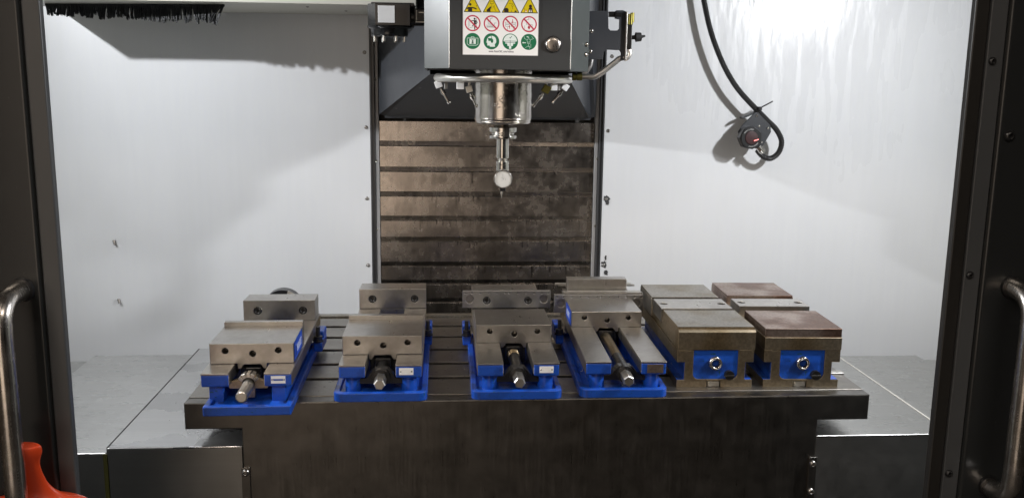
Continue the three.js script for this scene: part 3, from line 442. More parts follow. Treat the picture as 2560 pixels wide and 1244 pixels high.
// ------------------------------------------------------------------ machine table with slots, front cover, apron
const TW = 0.659;
{
  const t = thing('machine_table', 'oily steel mill table with T slots and a dark front apron', 'machine table', [0, 0, 0]);
  const slots = [-0.1325, -0.229, -0.333, -0.4365, -0.5335], zs = [-0.0325, ...slots.flatMap(z => [z + 0.0085, z - 0.0085]), -0.612];
  for (let i = 0; i < zs.length; i += 2) part('table_strip', bx(-TW, TW, -0.02, 0, zs[i + 1], zs[i], 0.0011), M.tableTop, t);
  part('slot_floor', bx(-TW, TW, -0.046, -0.0205, -0.612, -0.034, 0), M.groundDark, t);
  part('coolant_trough', [bx(-TW, TW, -0.046, -0.009, -0.634, -0.6125, 0.001), bx(-TW, TW, -0.046, 0.001, -0.659, -0.6345, 0.0015)], M.groundDark, t);
  // folded sheet cover: front face with a lip over the table edge
  const ft = ext(shape([[-TW - 0.001, -0.0015], [-TW - 0.001, -0.0525], [-0.556, -0.0525], [-0.556, -0.75], [0.558, -0.75], [0.558, -0.0525], [TW + 0.001, -0.0525], [TW + 0.001, -0.0015]]), 0.008, 0.0022); ft.translate(0, 0, -0.008);
  part('front_cover', [ft, bx(-TW - 0.0008, TW + 0.0008, -0.012, -0.00155, -0.0312, -0.004, 0.0008), bx(-TW - 0.0008, -TW + 0.006, -0.0523, -0.013, -0.0312, -0.004, 0.0006), bx(TW - 0.006, TW + 0.0008, -0.0523, -0.013, -0.0312, -0.004, 0.0006)], M.apron, t);
  part('saddle', [bx(-0.555, 0.557, -0.75, -0.0535, -0.62, -0.0085, 0.001)], M.apron, t);
  part('table_underside', bx(-TW + 0.004, TW - 0.004, -0.0525, -0.0465, -0.655, -0.032, 0), M.shopDark, t);
}
{
  const g = [bx(0.6, 0.664, -0.012, 0.0025, -0.145, -0.1275, 0.001)];
  single('slot_bar', g, M.pipe, 'small flat steel bar sticking out of the table slot at the right end', 'steel bar');
}
// way covers either side: inner, middle and outer plates
{
  const G = 'sheet metal way covers beside the table';
  function cover(name, label, x0, x1, top, zb, m, extra) {
    const t = thing(name, label, 'way cover', [0, 0, 0], 0, G);
    part('cover_sheet', bx(x0, x1, top - 0.005, top, zb, -0.006, 0.0022, 4), m, t); part('cover_front', bx(x0, x1, -0.72, top - 0.0035, zb + 0.01, -0.0064, 0.001), M.sheetFrontShade, t);
    return t;
  }
  const L1 = cover('way_cover', 'wet stainless way cover just left of the table, smeared with fluid', -0.805, -0.5575, -0.088, -0.655, M.sheetWet);
  cover('way_cover', 'dry stainless way cover left of the smeared one, one step lower', -1.06, -0.8075, -0.098, -0.635, M.sheetLeft);
  cover('way_cover', 'outermost left way cover, mostly hidden behind the left door', -1.44, -1.061, -0.108, -0.62, M.sheet);
  cover('way_cover', 'outermost right way cover, a sliver beside the right door', 1.061, 1.44, -0.11, -0.57, M.sheet);
  cover('way_cover', 'stainless way cover right of the table beyond the pale diagonal seam', 0.8355, 1.0605, -0.094, -0.558, M.sheet);
  const R1 = cover('way_cover', 'clean stainless way cover just right of the table overhang', 0.5595, 0.835, -0.0865, -0.56, M.sheet);
  part('seam_gap', bx(-0.8135, -0.8056, -0.72, -0.1, -0.0066, -0.0052, 0.0006), std({ color: col(0.1, 0.1, 0.025), roughness: 0.5 }), L1);
  part('seam_edge', bx(-0.8068, -0.8046, -0.0975, -0.0874, -0.653, -0.0075, 0.0006), M.blackOx, L1);
  part('seam_strip', bx(0.8352, 0.8395, -0.0938, -0.0862, -0.556, -0.0075, 0.0008), std({ color: col(0.62, 0.6, 0.55), roughness: 0.5 }), R1);
  const s = screwGeo(0.0075);
  part('mounting_tab', bx(-0.5585, -0.543, -0.72, -0.128, -0.004, 0.0026, 0.0008), M.apron, L1);
  part('mounting_tab', bx(0.545, 0.5605, -0.72, -0.128, -0.004, 0.0026, 0.0008), M.apron, R1);
  for (const y of [-0.138, -0.196]) { part('screw', moved(s, -0.551, y, 0.0026), M.screw, L1); part('screw', moved(s, 0.5525, y - 0.004, 0.0026), M.screw, R1); }
}

// ------------------------------------------------------------------ vises
const VG = 'milling vises in a row along the table';
function textLabel(txt, w, h, emblem) {
  const cv = document.createElement('canvas'); cv.width = 1024; cv.height = Math.round(1024 * h / w); const c = cv.getContext('2d'), H = cv.height;
  c.fillStyle = '#1646b4'; c.fillRect(0, 0, 1024, H); c.fillStyle = '#e8eef8'; c.font = `bold ${Math.round(H * 0.62)}px sans-serif`; c.textBaseline = 'middle'; c.textAlign = 'left';
  c.fillText(txt, emblem ? 330 : 150, H * 0.52, 620);
  if (emblem) { c.fillStyle = '#0c0d10'; c.beginPath(); c.moveTo(90, H * 0.85); c.lineTo(140, H * 0.35); c.lineTo(120, H * 0.2); c.lineTo(170, H * 0.12); c.lineTo(200, H * 0.25); c.lineTo(240, H * 0.3); c.lineTo(200, H * 0.5); c.lineTo(230, H * 0.86); c.lineTo(190, H * 0.86); c.lineTo(170, H * 0.6); c.lineTo(130, H * 0.88); c.fill(); c.fillStyle = '#e8eef8'; c.beginPath(); c.arc(176, H * 0.22, H * 0.06, 0, 7); c.fill(); }
  const t = new THREE.CanvasTexture(cv); t.colorSpace = THREE.SRGBColorSpace; return std({ map: t, roughness: 0.4 });
}
function boltHead(r) { const g = lathe([[0.5 * r, -0.3 * r], [0.5 * r, 0.1 * r], [0.86 * r, 0.1 * r], [0.95 * r, 0.0], [0.96 * r, -0.5 * r]], 24); g.rotateX(Math.PI / 2); const f = new THREE.CircleGeometry(0.52 * r, 6); f.translate(0, 0, -0.3 * r); return [g, f]; }
const BED = 0.067;
// open-bed vise: o = { x, z, turn, base width, rail half width, jaw front z, rear jaw z, ... } in metres from the base's front edge
function makeVise(o) {
  const t = thing('milling_vise', o.label, 'vise', [o.x, 0, o.z], o.turn, VG), len = 0.47, bw = o.bw / 2;
  // tray-shaped base casting
  const outer = o.square ? rrect(-bw, bw, 0, len - 0.06, 0.003) : rrect(-bw, bw, 0, len - 0.06, 0.016);
  outer.holes.push(rrect(-bw + 0.011, bw - 0.011, 0.012, len - 0.072, o.square ? 0.004 : 0.01));
  const rim = ext(outer, 0.0175, 0.0018, 10); rim.rotateX(-Math.PI / 2);
  part('base', [rim, bx(-bw + 0.008, bw - 0.008, 0.0005, 0.0105, -len + 0.07, -0.009, 0.0005)], M.blue, t);
  const rx0 = o.rx0 ?? -0.0775, rx1 = o.rx1 ?? 0.0775, rw = 0.0485, zr = -(o.railZ ?? 0.012), rb = 0.0412;
  for (const [a, b] of [[rx0, rx0 + rw], [rx1 - rw, rx1]]) {
    const mid = (a + b) / 2;
    part('rail', [bx(a, b, rb, BED - 0.0032, -len, zr, 0.0024), bx(mid - 0.013, mid + 0.013, 0.006, rb + 0.003, -len + 0.08, zr - 0.05, 0.003), ...(o.square ? [bx(mid - 0.013, mid + 0.013, 0.006, rb + 0.003, zr - 0.06, zr - 0.008, 0.002)] : [cyl(0.0145, 0.0155, rb - 0.004, [mid, rb / 2 + 0.003, zr - 0.024], 'y', 20), bx(mid - 0.005, mid + 0.005, 0.006, rb, zr - 0.08, zr - 0.025, 0.002)])], M.blue, t);
    part('way', [bx(a - 0.0006, b + 0.0006, BED - 0.0034, BED, -len, zr + 0.0004, 0.0008), bx(mid < (rx0 + rx1) / 2 ? b - 0.0012 : a - 0.0008, mid < (rx0 + rx1) / 2 ? b + 0.0008 : a + 0.0012, rb + 0.003, BED - 0.0036, -len, zr - 0.002, 0.0005)], M.ground, t);
    part('bed_flank', bx(mid < (rx0 + rx1) / 2 ? a - 0.0008 : b - 0.0012, mid < (rx0 + rx1) / 2 ? a + 0.0012 : b + 0.0008, rb + 0.0015, BED - 0.0036, -len + 0.002, zr - 0.0025, 0.0005), M.olive, t);
  }
  const cx = (rx0 + rx1) / 2;
  // screw, thrust block
  const sy = 0.038, zh = o.hexZ ?? 0.02, zb = -0.028 + (o.blockZ ?? 0);
  if (o.crossPlate) {
    const p = ext(shape([[-0.011, 0.0145], [0.011, 0.0145], [0.0125, 0.032], [0.034, 0.032], [0.036, 0.036], [0.036, 0.041], [0.03, 0.046], [0.019, 0.05], [0.013, 0.057], [-0.013, 0.057], [-0.019, 0.05], [-0.03, 0.046], [-0.036, 0.041], [-0.036, 0.036], [-0.034, 0.032], [-0.0125, 0.032]]), 0.01, 0.0008); p.translate(cx, 0, zb - 0.01);
    const th = part('thrust_plate', p, M.olive, t);
    for (let i = -2; i <= 2; i++) { const a = i * 0.46; part('rib', moved(bx(-0.0035, 0.0035, 0.012, 0.021, -0.02, 0, 0.001), 0, 0, 0).map(g => { g.rotateZ(-a); g.translate(cx, sy + 0.002, zb - 0.0005); return g; }), M.ground, th); }
  } else {
    const p = ext(shape([[-0.05, 0.024], [0.05, 0.024], [0.05, 0.032], [0.028, 0.036], [0.018, 0.048], [0.012, 0.053], [-0.012, 0.053], [-0.018, 0.048], [-0.028, 0.036], [-0.05, 0.032]]), 0.02, 0.001); p.translate(cx, 0, zb - 0.02);
    part('thrust_block', [p, cyl(0.0165, 0.0165, 0.012, [cx, sy + 0.001, zb + 0.004], 'z')], M.black, t);
  }
  const yz = z => sy;
  part('screw', [cyl(0.0115, 0.0115, zb - o.jaw + 0.02, [cx, sy + 0.004, (zb + o.jaw - 0.02) / 2], 'z', 24)], o.screwMat ?? M.blackOx, t);
  if (o.thread) { const th = []; for (let z = o.jaw + 0.002; z < o.jaw + o.thread; z += 0.0022) { const g = new THREE.TorusGeometry(0.0115, 0.0008, 6, 24); g.translate(cx, sy + 0.004, z); th.push(g); } part('screw_thread', th, M.olive, t); }
  const hx = o.round ? lathe([[0, zh], [0.0085, zh], [0.0106, zh - 0.0014], [0.0106, zb + 0.012], [0.0112, zb + 0.01], [0.0112, zb]], 12) : lathe([[0, zh], [0.0092, zh], [0.0112, zh - 0.0024], [0.0112, zb + 0.014], [0.0118, zb + 0.011], [0.0118, zb]], 6);
  hx.rotateX(Math.PI / 2); hx.rotateZ(o.hexRoll ?? 0.4); hx.translate(cx, sy, 0); hx.deleteAttribute('normal'); const hx2 = hx.toNonIndexed(); hx2.computeVertexNormals();
  part('hex_drive', hx2, M.hex, t);
  part('nut_body', [bx(cx - 0.017, cx + 0.017, 0.02, 0.058, o.jaw - 0.07, o.jaw - 0.008, 0.004), bx(cx - 0.026, cx + 0.026, 0.02, 0.056, o.jaw - 0.12, o.jaw - 0.016, 0.002)], M.black, t);
  // moving jaw with three tapped holes and a keel between the rails
  const hw = 0.0775, jt = o.jt ?? 0.1045, jp = shape([[-hw, BED + 0.0004], [-0.0275, BED + 0.0004], [-0.0265, 0.057], [-0.021, 0.057], [-0.0155, 0.0655], [0.0155, 0.0655], [0.021, 0.057], [0.0265, 0.057], [0.0275, BED + 0.0004], [hw, BED + 0.0004], [hw, jt], [-hw, jt]]);
  const hs = [[-0.0488, jt - 0.0135], [0.0015, jt - 0.0195], [0.0488, jt - 0.0135]]; for (const [x, y] of hs) hole(jp, x, y, 0.0058);
  const jg = ext(jp, 0.03, 0.0009); jg.translate(cx, 0, o.jaw - 0.03);
  const jaw = part('moving_jaw', [jg, bx(cx - hw, cx + hw, BED + 0.0004, jt, o.jaw - o.jl, o.jaw - 0.0295, 0.0008)], M.ground, t);
  for (const [x, y] of hs) part('threaded_hole', [new THREE.CylinderGeometry(0.0056, 0.0056, 0.02, 20, 6, true)].map(g => { g.rotateX(Math.PI / 2); g.translate(cx + x, y, o.jaw - 0.0115); return g; }), M.blackOx, jaw);
  if (o.jawPlate) part('jaw_plate', bx(cx - hw, cx + hw, BED + 0.001, jt + o.jawPlate, o.jaw - o.jl - 0.014, o.jaw - o.jl - 0.0005, 0.0007), M.ground, t);
  else part('jaw_plate', bx(cx - hw, cx + hw, BED + 0.001, jt - 0.0004, o.jaw - o.jl - 0.014, o.jaw - o.jl - 0.0005, 0.0007), M.ground, t);
  if (o.tag) {
    const m = textLabel('KURT', 0.09, 0.034, o.emblem), w = o.jl * 0.78, g = new THREE.PlaneGeometry(w, 0.0325); g.rotateY(o.tag * Math.PI / 2); g.translate(cx + o.tag * (hw + 0.0012), (jt + BED) / 2 + 0.0005, o.jaw - 0.006 - w / 2);
    const pl = part('name_label', g, m, jaw, true);
    part('label_plate', bx(cx + (o.tag > 0 ? hw + 0.0001 : -hw - 0.0009), cx + (o.tag > 0 ? hw + 0.0009 : -hw - 0.0001), BED + 0.002, jt - 0.0006, o.jaw - 0.006 - w, o.jaw - 0.005, 0.0002), M.blueFlat, jaw);
  }
  // fixed jaw at the rear
  const rz = o.rear, rt = o.rt ?? 0.1145, rhw = o.wide ? 0.1045 : 0.078, rcx = cx + (o.rearShift ?? 0);
  const fj = part('fixed_jaw', [bx(cx - hw, cx + hw, BED + 0.0003, rt - (o.stepDown ?? 0), rz - 0.068, rz - (o.wide ? 0.013 : 0.0155), 0.0009), bx(cx - hw, cx + hw, 0.02, BED - 0.004, rz - 0.066, rz + 0.0, 0.003)], M.ground, t);
  const ps = shape([[-rhw, BED + (o.wide ? 0.002 : 0.0008)], [rhw, BED + (o.wide ? 0.002 : 0.0008)], [rhw, rt], [-rhw, rt]]), by = BED + (rt - BED) * (o.wide ? 0.46 : 0.5);
  for (const s of [-1, 1]) hole(ps, s * 0.0492 + 0.002, by, 0.0094);
  if (o.wide) { for (const s of [-1, 1]) hole(ps, s * 0.0885, by + 0.003, 0.0098); const q = [-0.098, -0.083, -0.063, -0.0425, -0.0235, -0.004, 0.0055, 0.026, 0.046, 0.065, 0.084, 0.1]; for (const x of q) hole(ps, x, rt - 0.006, 0.0017); }
  const pg = ext(ps, o.wide ? 0.0085 : 0.015, o.wide ? 0.0011 : 0.0007, 14); pg.translate(rcx, 0, rz - (o.wide ? 0.0085 : 0.015));
  if (o.wide) part('plate_backing', bx(rcx - rhw + 0.0003, rcx + rhw - 0.0003, BED + 0.0022, rt - 0.0004, rz - 0.0128, rz - 0.0086, 0.0006), M.plateDark, t);
  part('fixed_jaw_plate', pg, o.wide ? M.plateDark : M.ground, t);
  for (const s of [-1, 1]) { const b = part('jaw_bolt', moved(boltHead(0.0092), rcx + s * 0.0492 + 0.002, by, rz - 0.0022), M.blackOx, t); }
  if (!o.wide) part('bed_bridge', [bx(cx - 0.03, cx + 0.03, BED - 0.006, BED - 0.0004, rz - 0.02, rz + 0.0012, 0.0005)], M.ground, t);
  return { t, cx, rt, rz, jaw, hw, rx1, rw, zr };
}
M.plateDark = metal([0.36, 0.355, 0.35], 0.52);
function namePlate(v, x0, x1, y0, y1, z, stripe) {
  const p = part('name_plate', bx(x0, x1, y0, y1, z, z + 0.0007, 0.0002), M.alu, v.t);
  if (stripe) part('blue_band', bx(x0 + 0.001, x1 - 0.001, (y0 + y1) / 2 - 0.0016, (y0 + y1) / 2 + 0.0016, z + 0.0007, z + 0.001, 0.0001), M.blueFlat, p);
  const s = screwGeo(0.0016); for (const x of [x0 + 0.003, x1 - 0.003]) part('rivet', moved(s, x, (y0 + y1) / 2, z + 0.0009), M.bright, p);
}
const v1 = makeVise({ label: 'leftmost vise, overhanging the table edge, round drive end and steel thrust plate', x: -0.5295, z: 0.0655, turn: 0.014, bw: 0.156, square: true, rx0: -0.0865, rx1: 0.0745, railZ: 0.034, blockZ: -0.022, hexZ: 0.014, round: true, crossPlate: true, jaw: -0.0905, jl: 0.126, jt: 0.106, jawPlate: 0.0085, rear: -0.404, rt: 0.1135, tag: 1, emblem: true, stepDown: 0.001 });
namePlate(v1, 0.038, 0.064, 0.047, 0.061, -0.0338, true);
const v2 = makeVise({ label: 'second vise from the left, below the way cover\'s left side, black drive screw', x: -0.2965, z: 0.002, turn: 0.002, bw: 0.176, jaw: -0.078, jl: 0.125, jt: 0.1045, jawPlate: 0.009, rear: -0.448, rt: 0.1135, hexZ: 0.019 });
namePlate(v2, 0.035, 0.062, 0.047, 0.0605, -0.0118);
const v3 = makeVise({ label: 'third vise from the left, wide drilled rear jaw, no label on its jaw side', x: -0.0375, z: 0.0, turn: -0.004, bw: 0.174, jaw: -0.151, jl: 0.124, jt: 0.1045, rear: -0.437, rt: 0.111, wide: true, rearShift: 0.004, hexZ: 0.02, thread: 0.022, rx0: -0.075, rx1: 0.081 });
namePlate(v3, 0.043, 0.07, 0.0475, 0.0605, -0.0118);
const v4 = makeVise({ label: 'fourth vise from the left, opened wide, steel block lying on its rear jaw', x: 0.1695, z: -0.003, turn: -0.02, bw: 0.171, jaw: -0.262, jl: 0.115, jt: 0.1025, rear: -0.386, rt: 0.112, wide: true, rearShift: 0.001, hexZ: 0.02, hexRoll: 0.1, screwMat: M.olive, tag: -1, rx0: -0.073, rx1: 0.083 });
part('bare_patch', bx(0.0455, 0.0775, 0.044, 0.0615, -0.0125, -0.0113, 0.0003), M.rusty, v4.t);
part('black_sleeve', cyl(0.0126, 0.0126, 0.085, [v4.cx, 0.0415, -0.075], 'z'), M.black, v4.t);
// hold-down clamps beside the vises
{
  const G = 'hold-down clamps beside the vise bases';
  function clamp(x, z, s, label) {
    const t = thing('hold_down_clamp', label, 'clamp', [x, 0, z], 0, G);
    part('strap', [bx(-0.009, 0.009, 0.012, 0.034, -0.06, 0.02, 0.003), bx(-0.009, 0.009, 0.034, 0.05, -0.06, -0.012, 0.003)], M.blue, t);
    part('stud', [cyl(0.0045, 0.0045, 0.034, [0, 0.05, 0.012], 'y', 14)], M.blackOx, t);
    part('nut', [cyl(0.0098, 0.0098, 0.011, [0, 0.0405, 0.012], 'y', 6), cyl(0.0115, 0.0115, 0.003, [0, 0.0352, 0.012], 'y', 20)], M.blackOx, t);
    return t;
  }
  clamp(-0.213, -0.345, 1, 'blue clamp with black nut at the right of the second vise');
  clamp(-0.126, -0.34, -1, 'blue clamp with black nut at the left of the third vise');
  clamp(0.085, -0.345, -1, 'dark blue clamp between third and fourth vise');
  clamp(-0.4505, -0.3, 1, 'blue clamp partly hidden right of the leftmost vise');
}
// double station vises on the right
function makeDouble(o) {
  const t = thing('double_vise', o.label, 'vise', [o.x, 0, o.z], o.turn, VG), w = 0.0775, L = 0.405;
  const pr = new THREE.Shape(); [[-w + 0.001, 0], [-0.016, 0], [-0.016, 0.0125], [0.0125, 0.0125], [0.0125, 0], [w - 0.002, 0], [w - 0.002, 0.0155], [0.0605, 0.0155], [0.0605, 0.052], [w - 0.001, 0.052], [w - 0.001, 0.0765], [0.0455, 0.0765], [0.0455, 0.03]].forEach((p, i) => i ? pr.lineTo(...p) : pr.moveTo(...p));
  pr.absarc(0.0335, 0.0285, 0.012, 0, -Math.PI / 2, true); pr.lineTo(-0.0325, 0.0165); pr.absarc(-0.0325, 0.0285, 0.012, -Math.PI / 2, -Math.PI, true); [[-0.0445, 0.0765], [-w, 0.0765], [-w, 0.052], [-0.0618, 0.052], [-0.0618, 0.0155], [-w + 0.001, 0.0155]].forEach(p => pr.lineTo(...p)); pr.closePath();
  const bg = ext(pr, 0.05, 0.0007, 10); bg.translate(0, 0, -0.05);
  const pr2 = shape([[-w + 0.001, 0], [w - 0.002, 0], [w - 0.002, 0.0155], [0.0605, 0.0155], [0.0605, 0.052], [w - 0.001, 0.052], [w - 0.001, 0.0765], [-w, 0.0765], [-w, 0.052], [-0.0618, 0.052], [-0.0618, 0.0155], [-w + 0.001, 0.0155]]);
  const b2 = ext(pr2, L - 0.05, 0.0005); b2.translate(0, 0, -L);
  part('body', [bg, b2], M.olive, t);
  part('side_paint', [bx(-0.0628, -0.0608, 0.0162, 0.0512, -L + 0.004, -0.003, 0.0004), bx(-0.0768, -0.0612, 0.0152, 0.0162, -L + 0.004, -0.003, 0.0003)], M.blue, t);
  part('side_paint', [bx(0.0598, 0.0615, 0.0162, 0.0512, -L + 0.004, -0.003, 0.0004), bx(0.0608, 0.0745, 0.0152, 0.0162, -L + 0.004, -0.003, 0.0003)], M.blue, t);
  part('front_panel', bx(-0.0455, 0.0465, 0.0155, 0.0758, -0.012, -0.0035, 0.0005), M.blue, t);
  const sr = lathe([[0.0078, 0.002], [0.0086, 0.0065], [0.0118, 0.0062], [0.0134, 0.004], [0.0138, 0], [0.0138, -0.006]], 36); sr.rotateX(Math.PI / 2); sr.translate(o.sx ?? 0, 0.0495, -0.0035);
  const so = part('screw_socket', sr, M.bright, t); const hf = lathe([[0.0079, 0.003], [0.0079, -0.012], [0, -0.012]], 6); hf.rotateX(Math.PI / 2); hf.translate(o.sx ?? 0, 0.0495, -0.0035); part('hex_recess', hf, M.blackOx, so);
  part('pin', [cyl(0.0095, 0.0095, 0.012, [0.0285, 0.0255, -0.001], 'z'), bx(0.0185, 0.0385, 0.0235, 0.0265, 0.0035, 0.0062, 0.001)], M.blackOx, t);
  part('slot_key', [bx(-0.0135, 0.0105, 0.0005, 0.0108, -0.02, -0.003, 0.001), cyl(0.0035, 0.0035, 0.004, [-0.0095, 0.005, -0.002], 'z', 12)], M.pipe, t);
  const T = o.top, d = o.d;
  function jaw(name, z0, z1, top, m, step) { const g = [bx(-w, w, 0.0772, step ? step : top, z1, z0, 0.0009)]; if (step) g.push(bx(-w + 0.0006, w - 0.0012, step - 0.001, top, z1 + 0.0005, z0 - 0.0025, 0.0009)); return part(name, g, m, t); }
  if (o.front === 'chamfer') {
    const fg = ext(shape([[0, 0.0772], [-0.147, 0.0772], [-0.147, T], [-0.0105, T], [-0.0105, T - 0.004], [-0.004, T - 0.0045], [0, T - 0.0085]]), 2 * w, 0.0006); fg.rotateY(-Math.PI / 2); fg.rotateY(0); fg.translate(w, 0, 0);
    fg.computeVertexNormals(); part('front_jaw', fg, o.m1, t);
    part('top_plate', bx(-w + 0.0015, w - 0.002, T - 0.0035, T + 0.0003, -0.146, -0.0112, 0.0006), o.m2, t);
  } else { part('front_jaw', [bx(-w, w, 0.0772, 0.1025, -0.15, 0.0, 0.0009)], M.olive, t); part('top_plate', [bx(-w + 0.0004, w - 0.0006, 0.1028, T, -0.149, -0.002, 0.0012)], o.m2, t); }
  const cs = shape([[-w, d[0]], [w, d[0]], [w, d[1]], [-w, d[1]]]); const hr = 0.0088; hole(cs, -0.0635, (d[0] + d[1]) / 2, hr); hole(cs, 0.0645, (d[0] + d[1]) / 2, hr);
  const cg = ext(cs, 0.03, 0.0008, 18); cg.rotateX(Math.PI / 2); cg.scale(1, 1, 1); cg.translate(0, T - 0.0005, 0);    // shape y -> z
  part('centre_block', cg, M.ground, t);
  part('rear_jaw', [bx(-w, w, 0.0772, T - 0.0045, o.r[1], o.r[0] - 0.001, 0.0009), bx(-w + 0.001, w - 0.0015, T - 0.005, T, o.r[1] + 0.001, o.r[0], 0.0009)], o.m3, t);
  part('guide', [bx(-w + 0.003, w - 0.003, 0.0772, 0.1, -0.39, -0.14, 0.0005)], M.olive, t);
  return t;
}
makeDouble({ label: 'fifth vise, closed double station type with smooth grey steel top plates', x: 0.3625, z: -0.0535, turn: -0.026, top: 0.1215, d: [-0.249, -0.16], r: [-0.268, -0.4], front: 'chamfer', m1: M.olive, m2: M.groundDark, m3: M.groundDark, sx: 0.0 });
makeDouble({ label: 'rightmost vise, double station type with brown rusty top plates', x: 0.5375, z: -0.048, turn: -0.04, top: 0.1205, d: [-0.257, -0.186], r: [-0.29, -0.428], front: 'step', m1: M.rusty, m2: M.rusty, m3: M.rusty, sx: 0.002 });

// ------------------------------------------------------------------ loose pieces
{
  const g = [bx(-0.0705, 0.0705, 0, 0.0285, -0.03, 0, 0.0012)];
  const b = single('steel_block', g, M.ground, 'grey steel block lying on the rear jaw of the fourth vise', 'steel block'); b.position.set(0.1845, 0.1125, -0.4265); b.rotation.y = -0.012;
}
{
  const G = 'thin steel parallels behind the fourth vise';
  [[0.2865, -0.398, 0.0, 'front thin parallel sticking out right on the fourth vise'], [0.2845, -0.4125, 0.003, 'second thin parallel behind the drilled jaw plate'], [0.281, -0.463, -0.004, 'third thin parallel beyond the steel block'], [0.276, -0.4785, 0.002, 'rearmost thin parallel beyond the steel block']].forEach(([x1, z, s, label], i) => {
    const m = single('parallel', bx(x1 - 0.185, x1, 0, 0.0035, -0.0045, 0.0045, 0.0005), i % 2 ? M.pipe : M.ground, label, 'parallel', G); m.position.set(0, i < 2 ? 0.1122 : 0.1165, z); m.rotation.y = s;
  });
}
{
  const t = thing('round_cap', 'black round cap with a silver edge behind the leftmost vise', 'cap', [-0.561, -0.017, -0.5]);
  part('cap_body', cyl(0.046, 0.046, 0.03, [0, 0.0745, 0], 'z', 40), M.black, t);
  part('cap_rim', [new THREE.TorusGeometry(0.043, 0.0045, 10, 40, Math.PI * 0.4)].map(g => { g.translate(0, 0.0745, 0.014); return g; }), M.pipe, t);
  part('cap_foot', bx(-0.02, 0.02, 0.0175, 0.04, -0.013, 0.013, 0.002), M.black, t);
}
{ // scattered chips and drops of swarf
  const r = rng(99), gs = [];
  const curl = (x, y, z, k = 1) => { const a = r() * 6.28, l = (0.002 + 0.004 * r()) * k, c = Math.cos(a) * l, s = Math.sin(a) * l; gs.push(new THREE.TubeGeometry(new THREE.CatmullRomCurve3([V(x, y + 0.0005, z), V(x + c * 0.5, y + 0.0016 * k, z + s * 0.5 + 0.001), V(x + c, y + 0.0006, z + s)]), 5, 0.00035 * k, 4)); };
  for (let i = 0; i < 16; i++) curl(-0.79 + r() * 0.2, -0.0875, -0.02 - r() * 0.5);
  for (let i = 0; i < 14; i++) curl(0.57 + r() * 0.3, -0.086 - (r() > 2 ? 0 : 0), -0.03 - r() * 0.3);
  for (let i = 0; i < 34; i++) curl(0.1 + r() * 0.14, 0.0105, -0.02 - r() * 0.2, 1.4);
  for (let i = 0; i < 16; i++) curl(-0.36 + r() * 0.12, 0.0105, -0.02 - r() * 0.12);
  for (let i = 0; i < 16; i++) curl(-0.44 + r() * 0.05, 0.0, -0.05 - r() * 0.5);
  for (let i = 0; i < 10; i++) curl(0.26 + r() * 0.35, 0.0, -0.012 - r() * 0.035);
  for (let i = 0; i < 24; i++) curl(-0.2 + r() * 0.08, 0.0, -0.05 - r() * 0.5);
  for (let i = 0; i < 12; i++) curl(0.01 + r() * 0.2, 0.1125, -0.41 - r() * 0.05, 1.3);
  const m = mesh('metal_chips', gs, M.chip); m.userData = { label: 'bright curled metal chips scattered over covers, table and vise trays', category: 'chips', kind: 'stuff' }; scene.add(m);
}

// ------------------------------------------------------------------ sliding doors with handles
{
  const G = 'open sliding doors framing the machine';
  function handle(x, parent, y0, y1, d) {
    const z = 0.36, pts = [[x, y1, z], [x, y1, z + d - 0.045], [x, y1 - 0.005, z + d - 0.02], [x, y1 - 0.02, z + d - 0.004], [x, y1 - 0.045, z + d], [x, y1 - 0.09, z + d], [x, (y0 + y1) / 2, z + d], [x, y0 + 0.09, z + d], [x, y0 + 0.045, z + d], [x, y0 + 0.02, z + d - 0.004], [x, y0 + 0.005, z + d - 0.02], [x, y0, z + d - 0.045], [x, y0, z]];
    const h = part('handle', tube(pts, 0.0142, 90, 28), M.handle, parent);
    part('handle_collar', [cyl(0.0165, 0.0175, 0.006, [x, y1, z + 0.0025], 'z'), cyl(0.0165, 0.0175, 0.006, [x, y0, z + 0.0025], 'z')], M.black, h);
  }
  const L = thing('sliding_door', 'dark left machine door with a curved steel pull handle, orange tool behind it', 'door', [0, 0, 0], 0, G);
  part('door_panel', bx(-1.6, -0.736, -0.8, 1.3, 0.345, 0.36, 0.007, 5), M.door, L);
  part('door_edge', bx(-0.7365, -0.7125, -0.8, 1.3, 0.343, 0.3565, 0.0025, 3), M.doorEdge, L);
  handle(-0.764, L, -0.02, 0.298, 0.067);
  const Rr = thing('sliding_door', 'dark right machine door with screwed grey edge strip and steel handle', 'door', [0, 0, 0], 0, G);
  part('door_panel', bx(0.6325, 1.6, -0.8, 1.3, 0.345, 0.362, 0.007, 5), M.door, Rr);
  part('edge_strip', bx(0.6065, 0.632, -0.8, 1.3, 0.345, 0.358, 0.002, 3), M.doorEdge, Rr);
  part('door_seal', bx(0.584, 0.606, -0.8, 1.3, 0.342, 0.3555, 0.003, 3), M.seal, Rr);
  handle(0.681, Rr, -0.024, 0.297, 0.056);
  const s = screwGeo(0.0062);
  for (const y of [0.631, 0.315, -0.003]) part('screw', moved(s, 0.6155, y, 0.358), M.black, Rr);
  part('screw', moved(screwGeo(0.0085), 0.6505, 0.524, 0.362), M.black, Rr);
}
// orange plastic piece behind the left handle
{
  const t = thing('orange_handle', 'orange plastic flared grip hanging behind the left door handle', 'plastic handle', [-0.758, 0, 0.392], 0);
  const pr = [[0, 0.0755], [0.017, 0.0755], [0.021, 0.0765], [0.0245, 0.0755], [0.0262, 0.071], [0.0252, 0.063], [0.021, 0.053], [0.0185, 0.044], [0.0183, 0.034], [0.0195, 0.022], [0.0235, 0.006], [0.033, -0.008], [0.05, -0.02], [0.075, -0.032], [0.08, -0.07]];
  const g = new THREE.LatheGeometry(new THREE.SplineCurve(pr.map(p => new THREE.Vector2(...p))).getPoints(60), 48); g.scale(1, 1, 0.34); g.rotateX(0.3); g.translate(0, 0.018, 0.0);
  part('grip', g, M.orange, t);
}

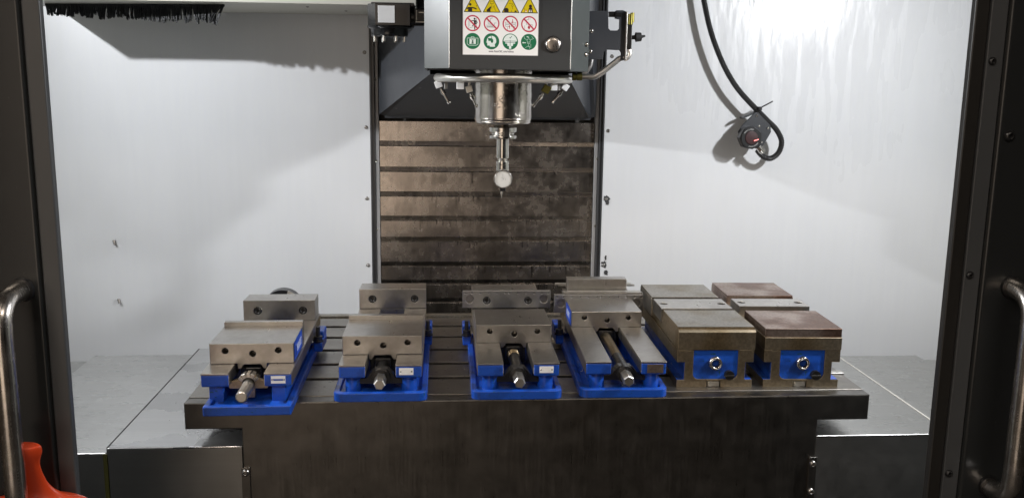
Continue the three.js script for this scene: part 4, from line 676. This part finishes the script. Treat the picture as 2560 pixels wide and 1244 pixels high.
// ------------------------------------------------------------------ lamps
LAMPS.forEach(([x, y, z, w, h], i) => {
  const t = thing('work_light', i ? 'white work light inside the enclosure at the upper right front' : 'white work light inside the enclosure at the upper left front', 'work light', [x, y, z]);
  const aim = V(...AIM[i]), inner = new THREE.Object3D(); inner.position.set(x, y, z); inner.lookAt(aim); t.quaternion.copy(inner.quaternion);
  part('lamp_housing', bx(-w / 2 - 0.02, w / 2 + 0.02, -h / 2 - 0.02, h / 2 + 0.02, -0.06, -0.006, 0.006), M.whitePlain, t);
  part('lamp_lens', bx(-w / 2, w / 2, -h / 2, h / 2, -0.0055, -0.002, 0.001), M.lens, t);
  t.updateMatrixWorld(true);
  const l = new THREE.RectAreaLight(0xfafcff, LAMP[i], w, h); l.position.set(0, 0, 0.001); l.rotation.y = Math.PI; t.add(l); l.castShadow = true;
});
{ // added warm glowing panel behind the camera, mirrored by left vises and column plates
  const t = thing('added_warm_panel', 'added warm glowing panel behind the camera on the left', 'window', [-1.25, 0.1, 3.5], Math.PI);
  part('panel_frame', [bx(-0.88, -0.83, -1.0, 1.2, -0.04, 0.02), bx(0.83, 0.88, -1.0, 1.2, -0.04, 0.02), bx(-0.83, 0.83, 1.15, 1.2, -0.04, 0.02), bx(-0.83, 0.83, -1.0, -0.95, -0.04, 0.02)], M.shopDark, t);
  part('panel_glow', bx(-0.829, 0.829, -0.949, 1.149, -0.02, -0.01, 0), glow([1, 0.88, 0.76], WARM_PANEL * 0.4), t);
  const l = new THREE.RectAreaLight(0xffe2c6, WARM_PANEL, 1.64, 2.08); l.position.set(0, 0.1, 0.001); l.rotation.y = Math.PI; t.add(l); l.castShadow = true;
}
SHOPLIGHTS.forEach(([x, y, z, w, h], i) => {
  const t = thing('ceiling_lamp', i ? 'workshop ceiling lamp behind the camera on the right' : 'workshop ceiling lamp behind the camera on the left', 'ceiling lamp', [x, y, z]);
  part('lamp_housing', bx(-w / 2 - 0.04, w / 2 + 0.04, 0.02, 0.09, -h / 2 - 0.04, h / 2 + 0.04, 0.01), M.whitePlain, t);
  part('lamp_lens', bx(-w / 2, w / 2, 0.006, 0.018, -h / 2, h / 2, 0.002), M.shopLens, t);
  const l = new THREE.RectAreaLight(0xfff0e0, SHOP[i], w, h); l.position.set(0, 0.0, 0); l.rotation.x = -Math.PI / 2; t.add(l); l.castShadow = true;
});
renderer.render(scene, camera);
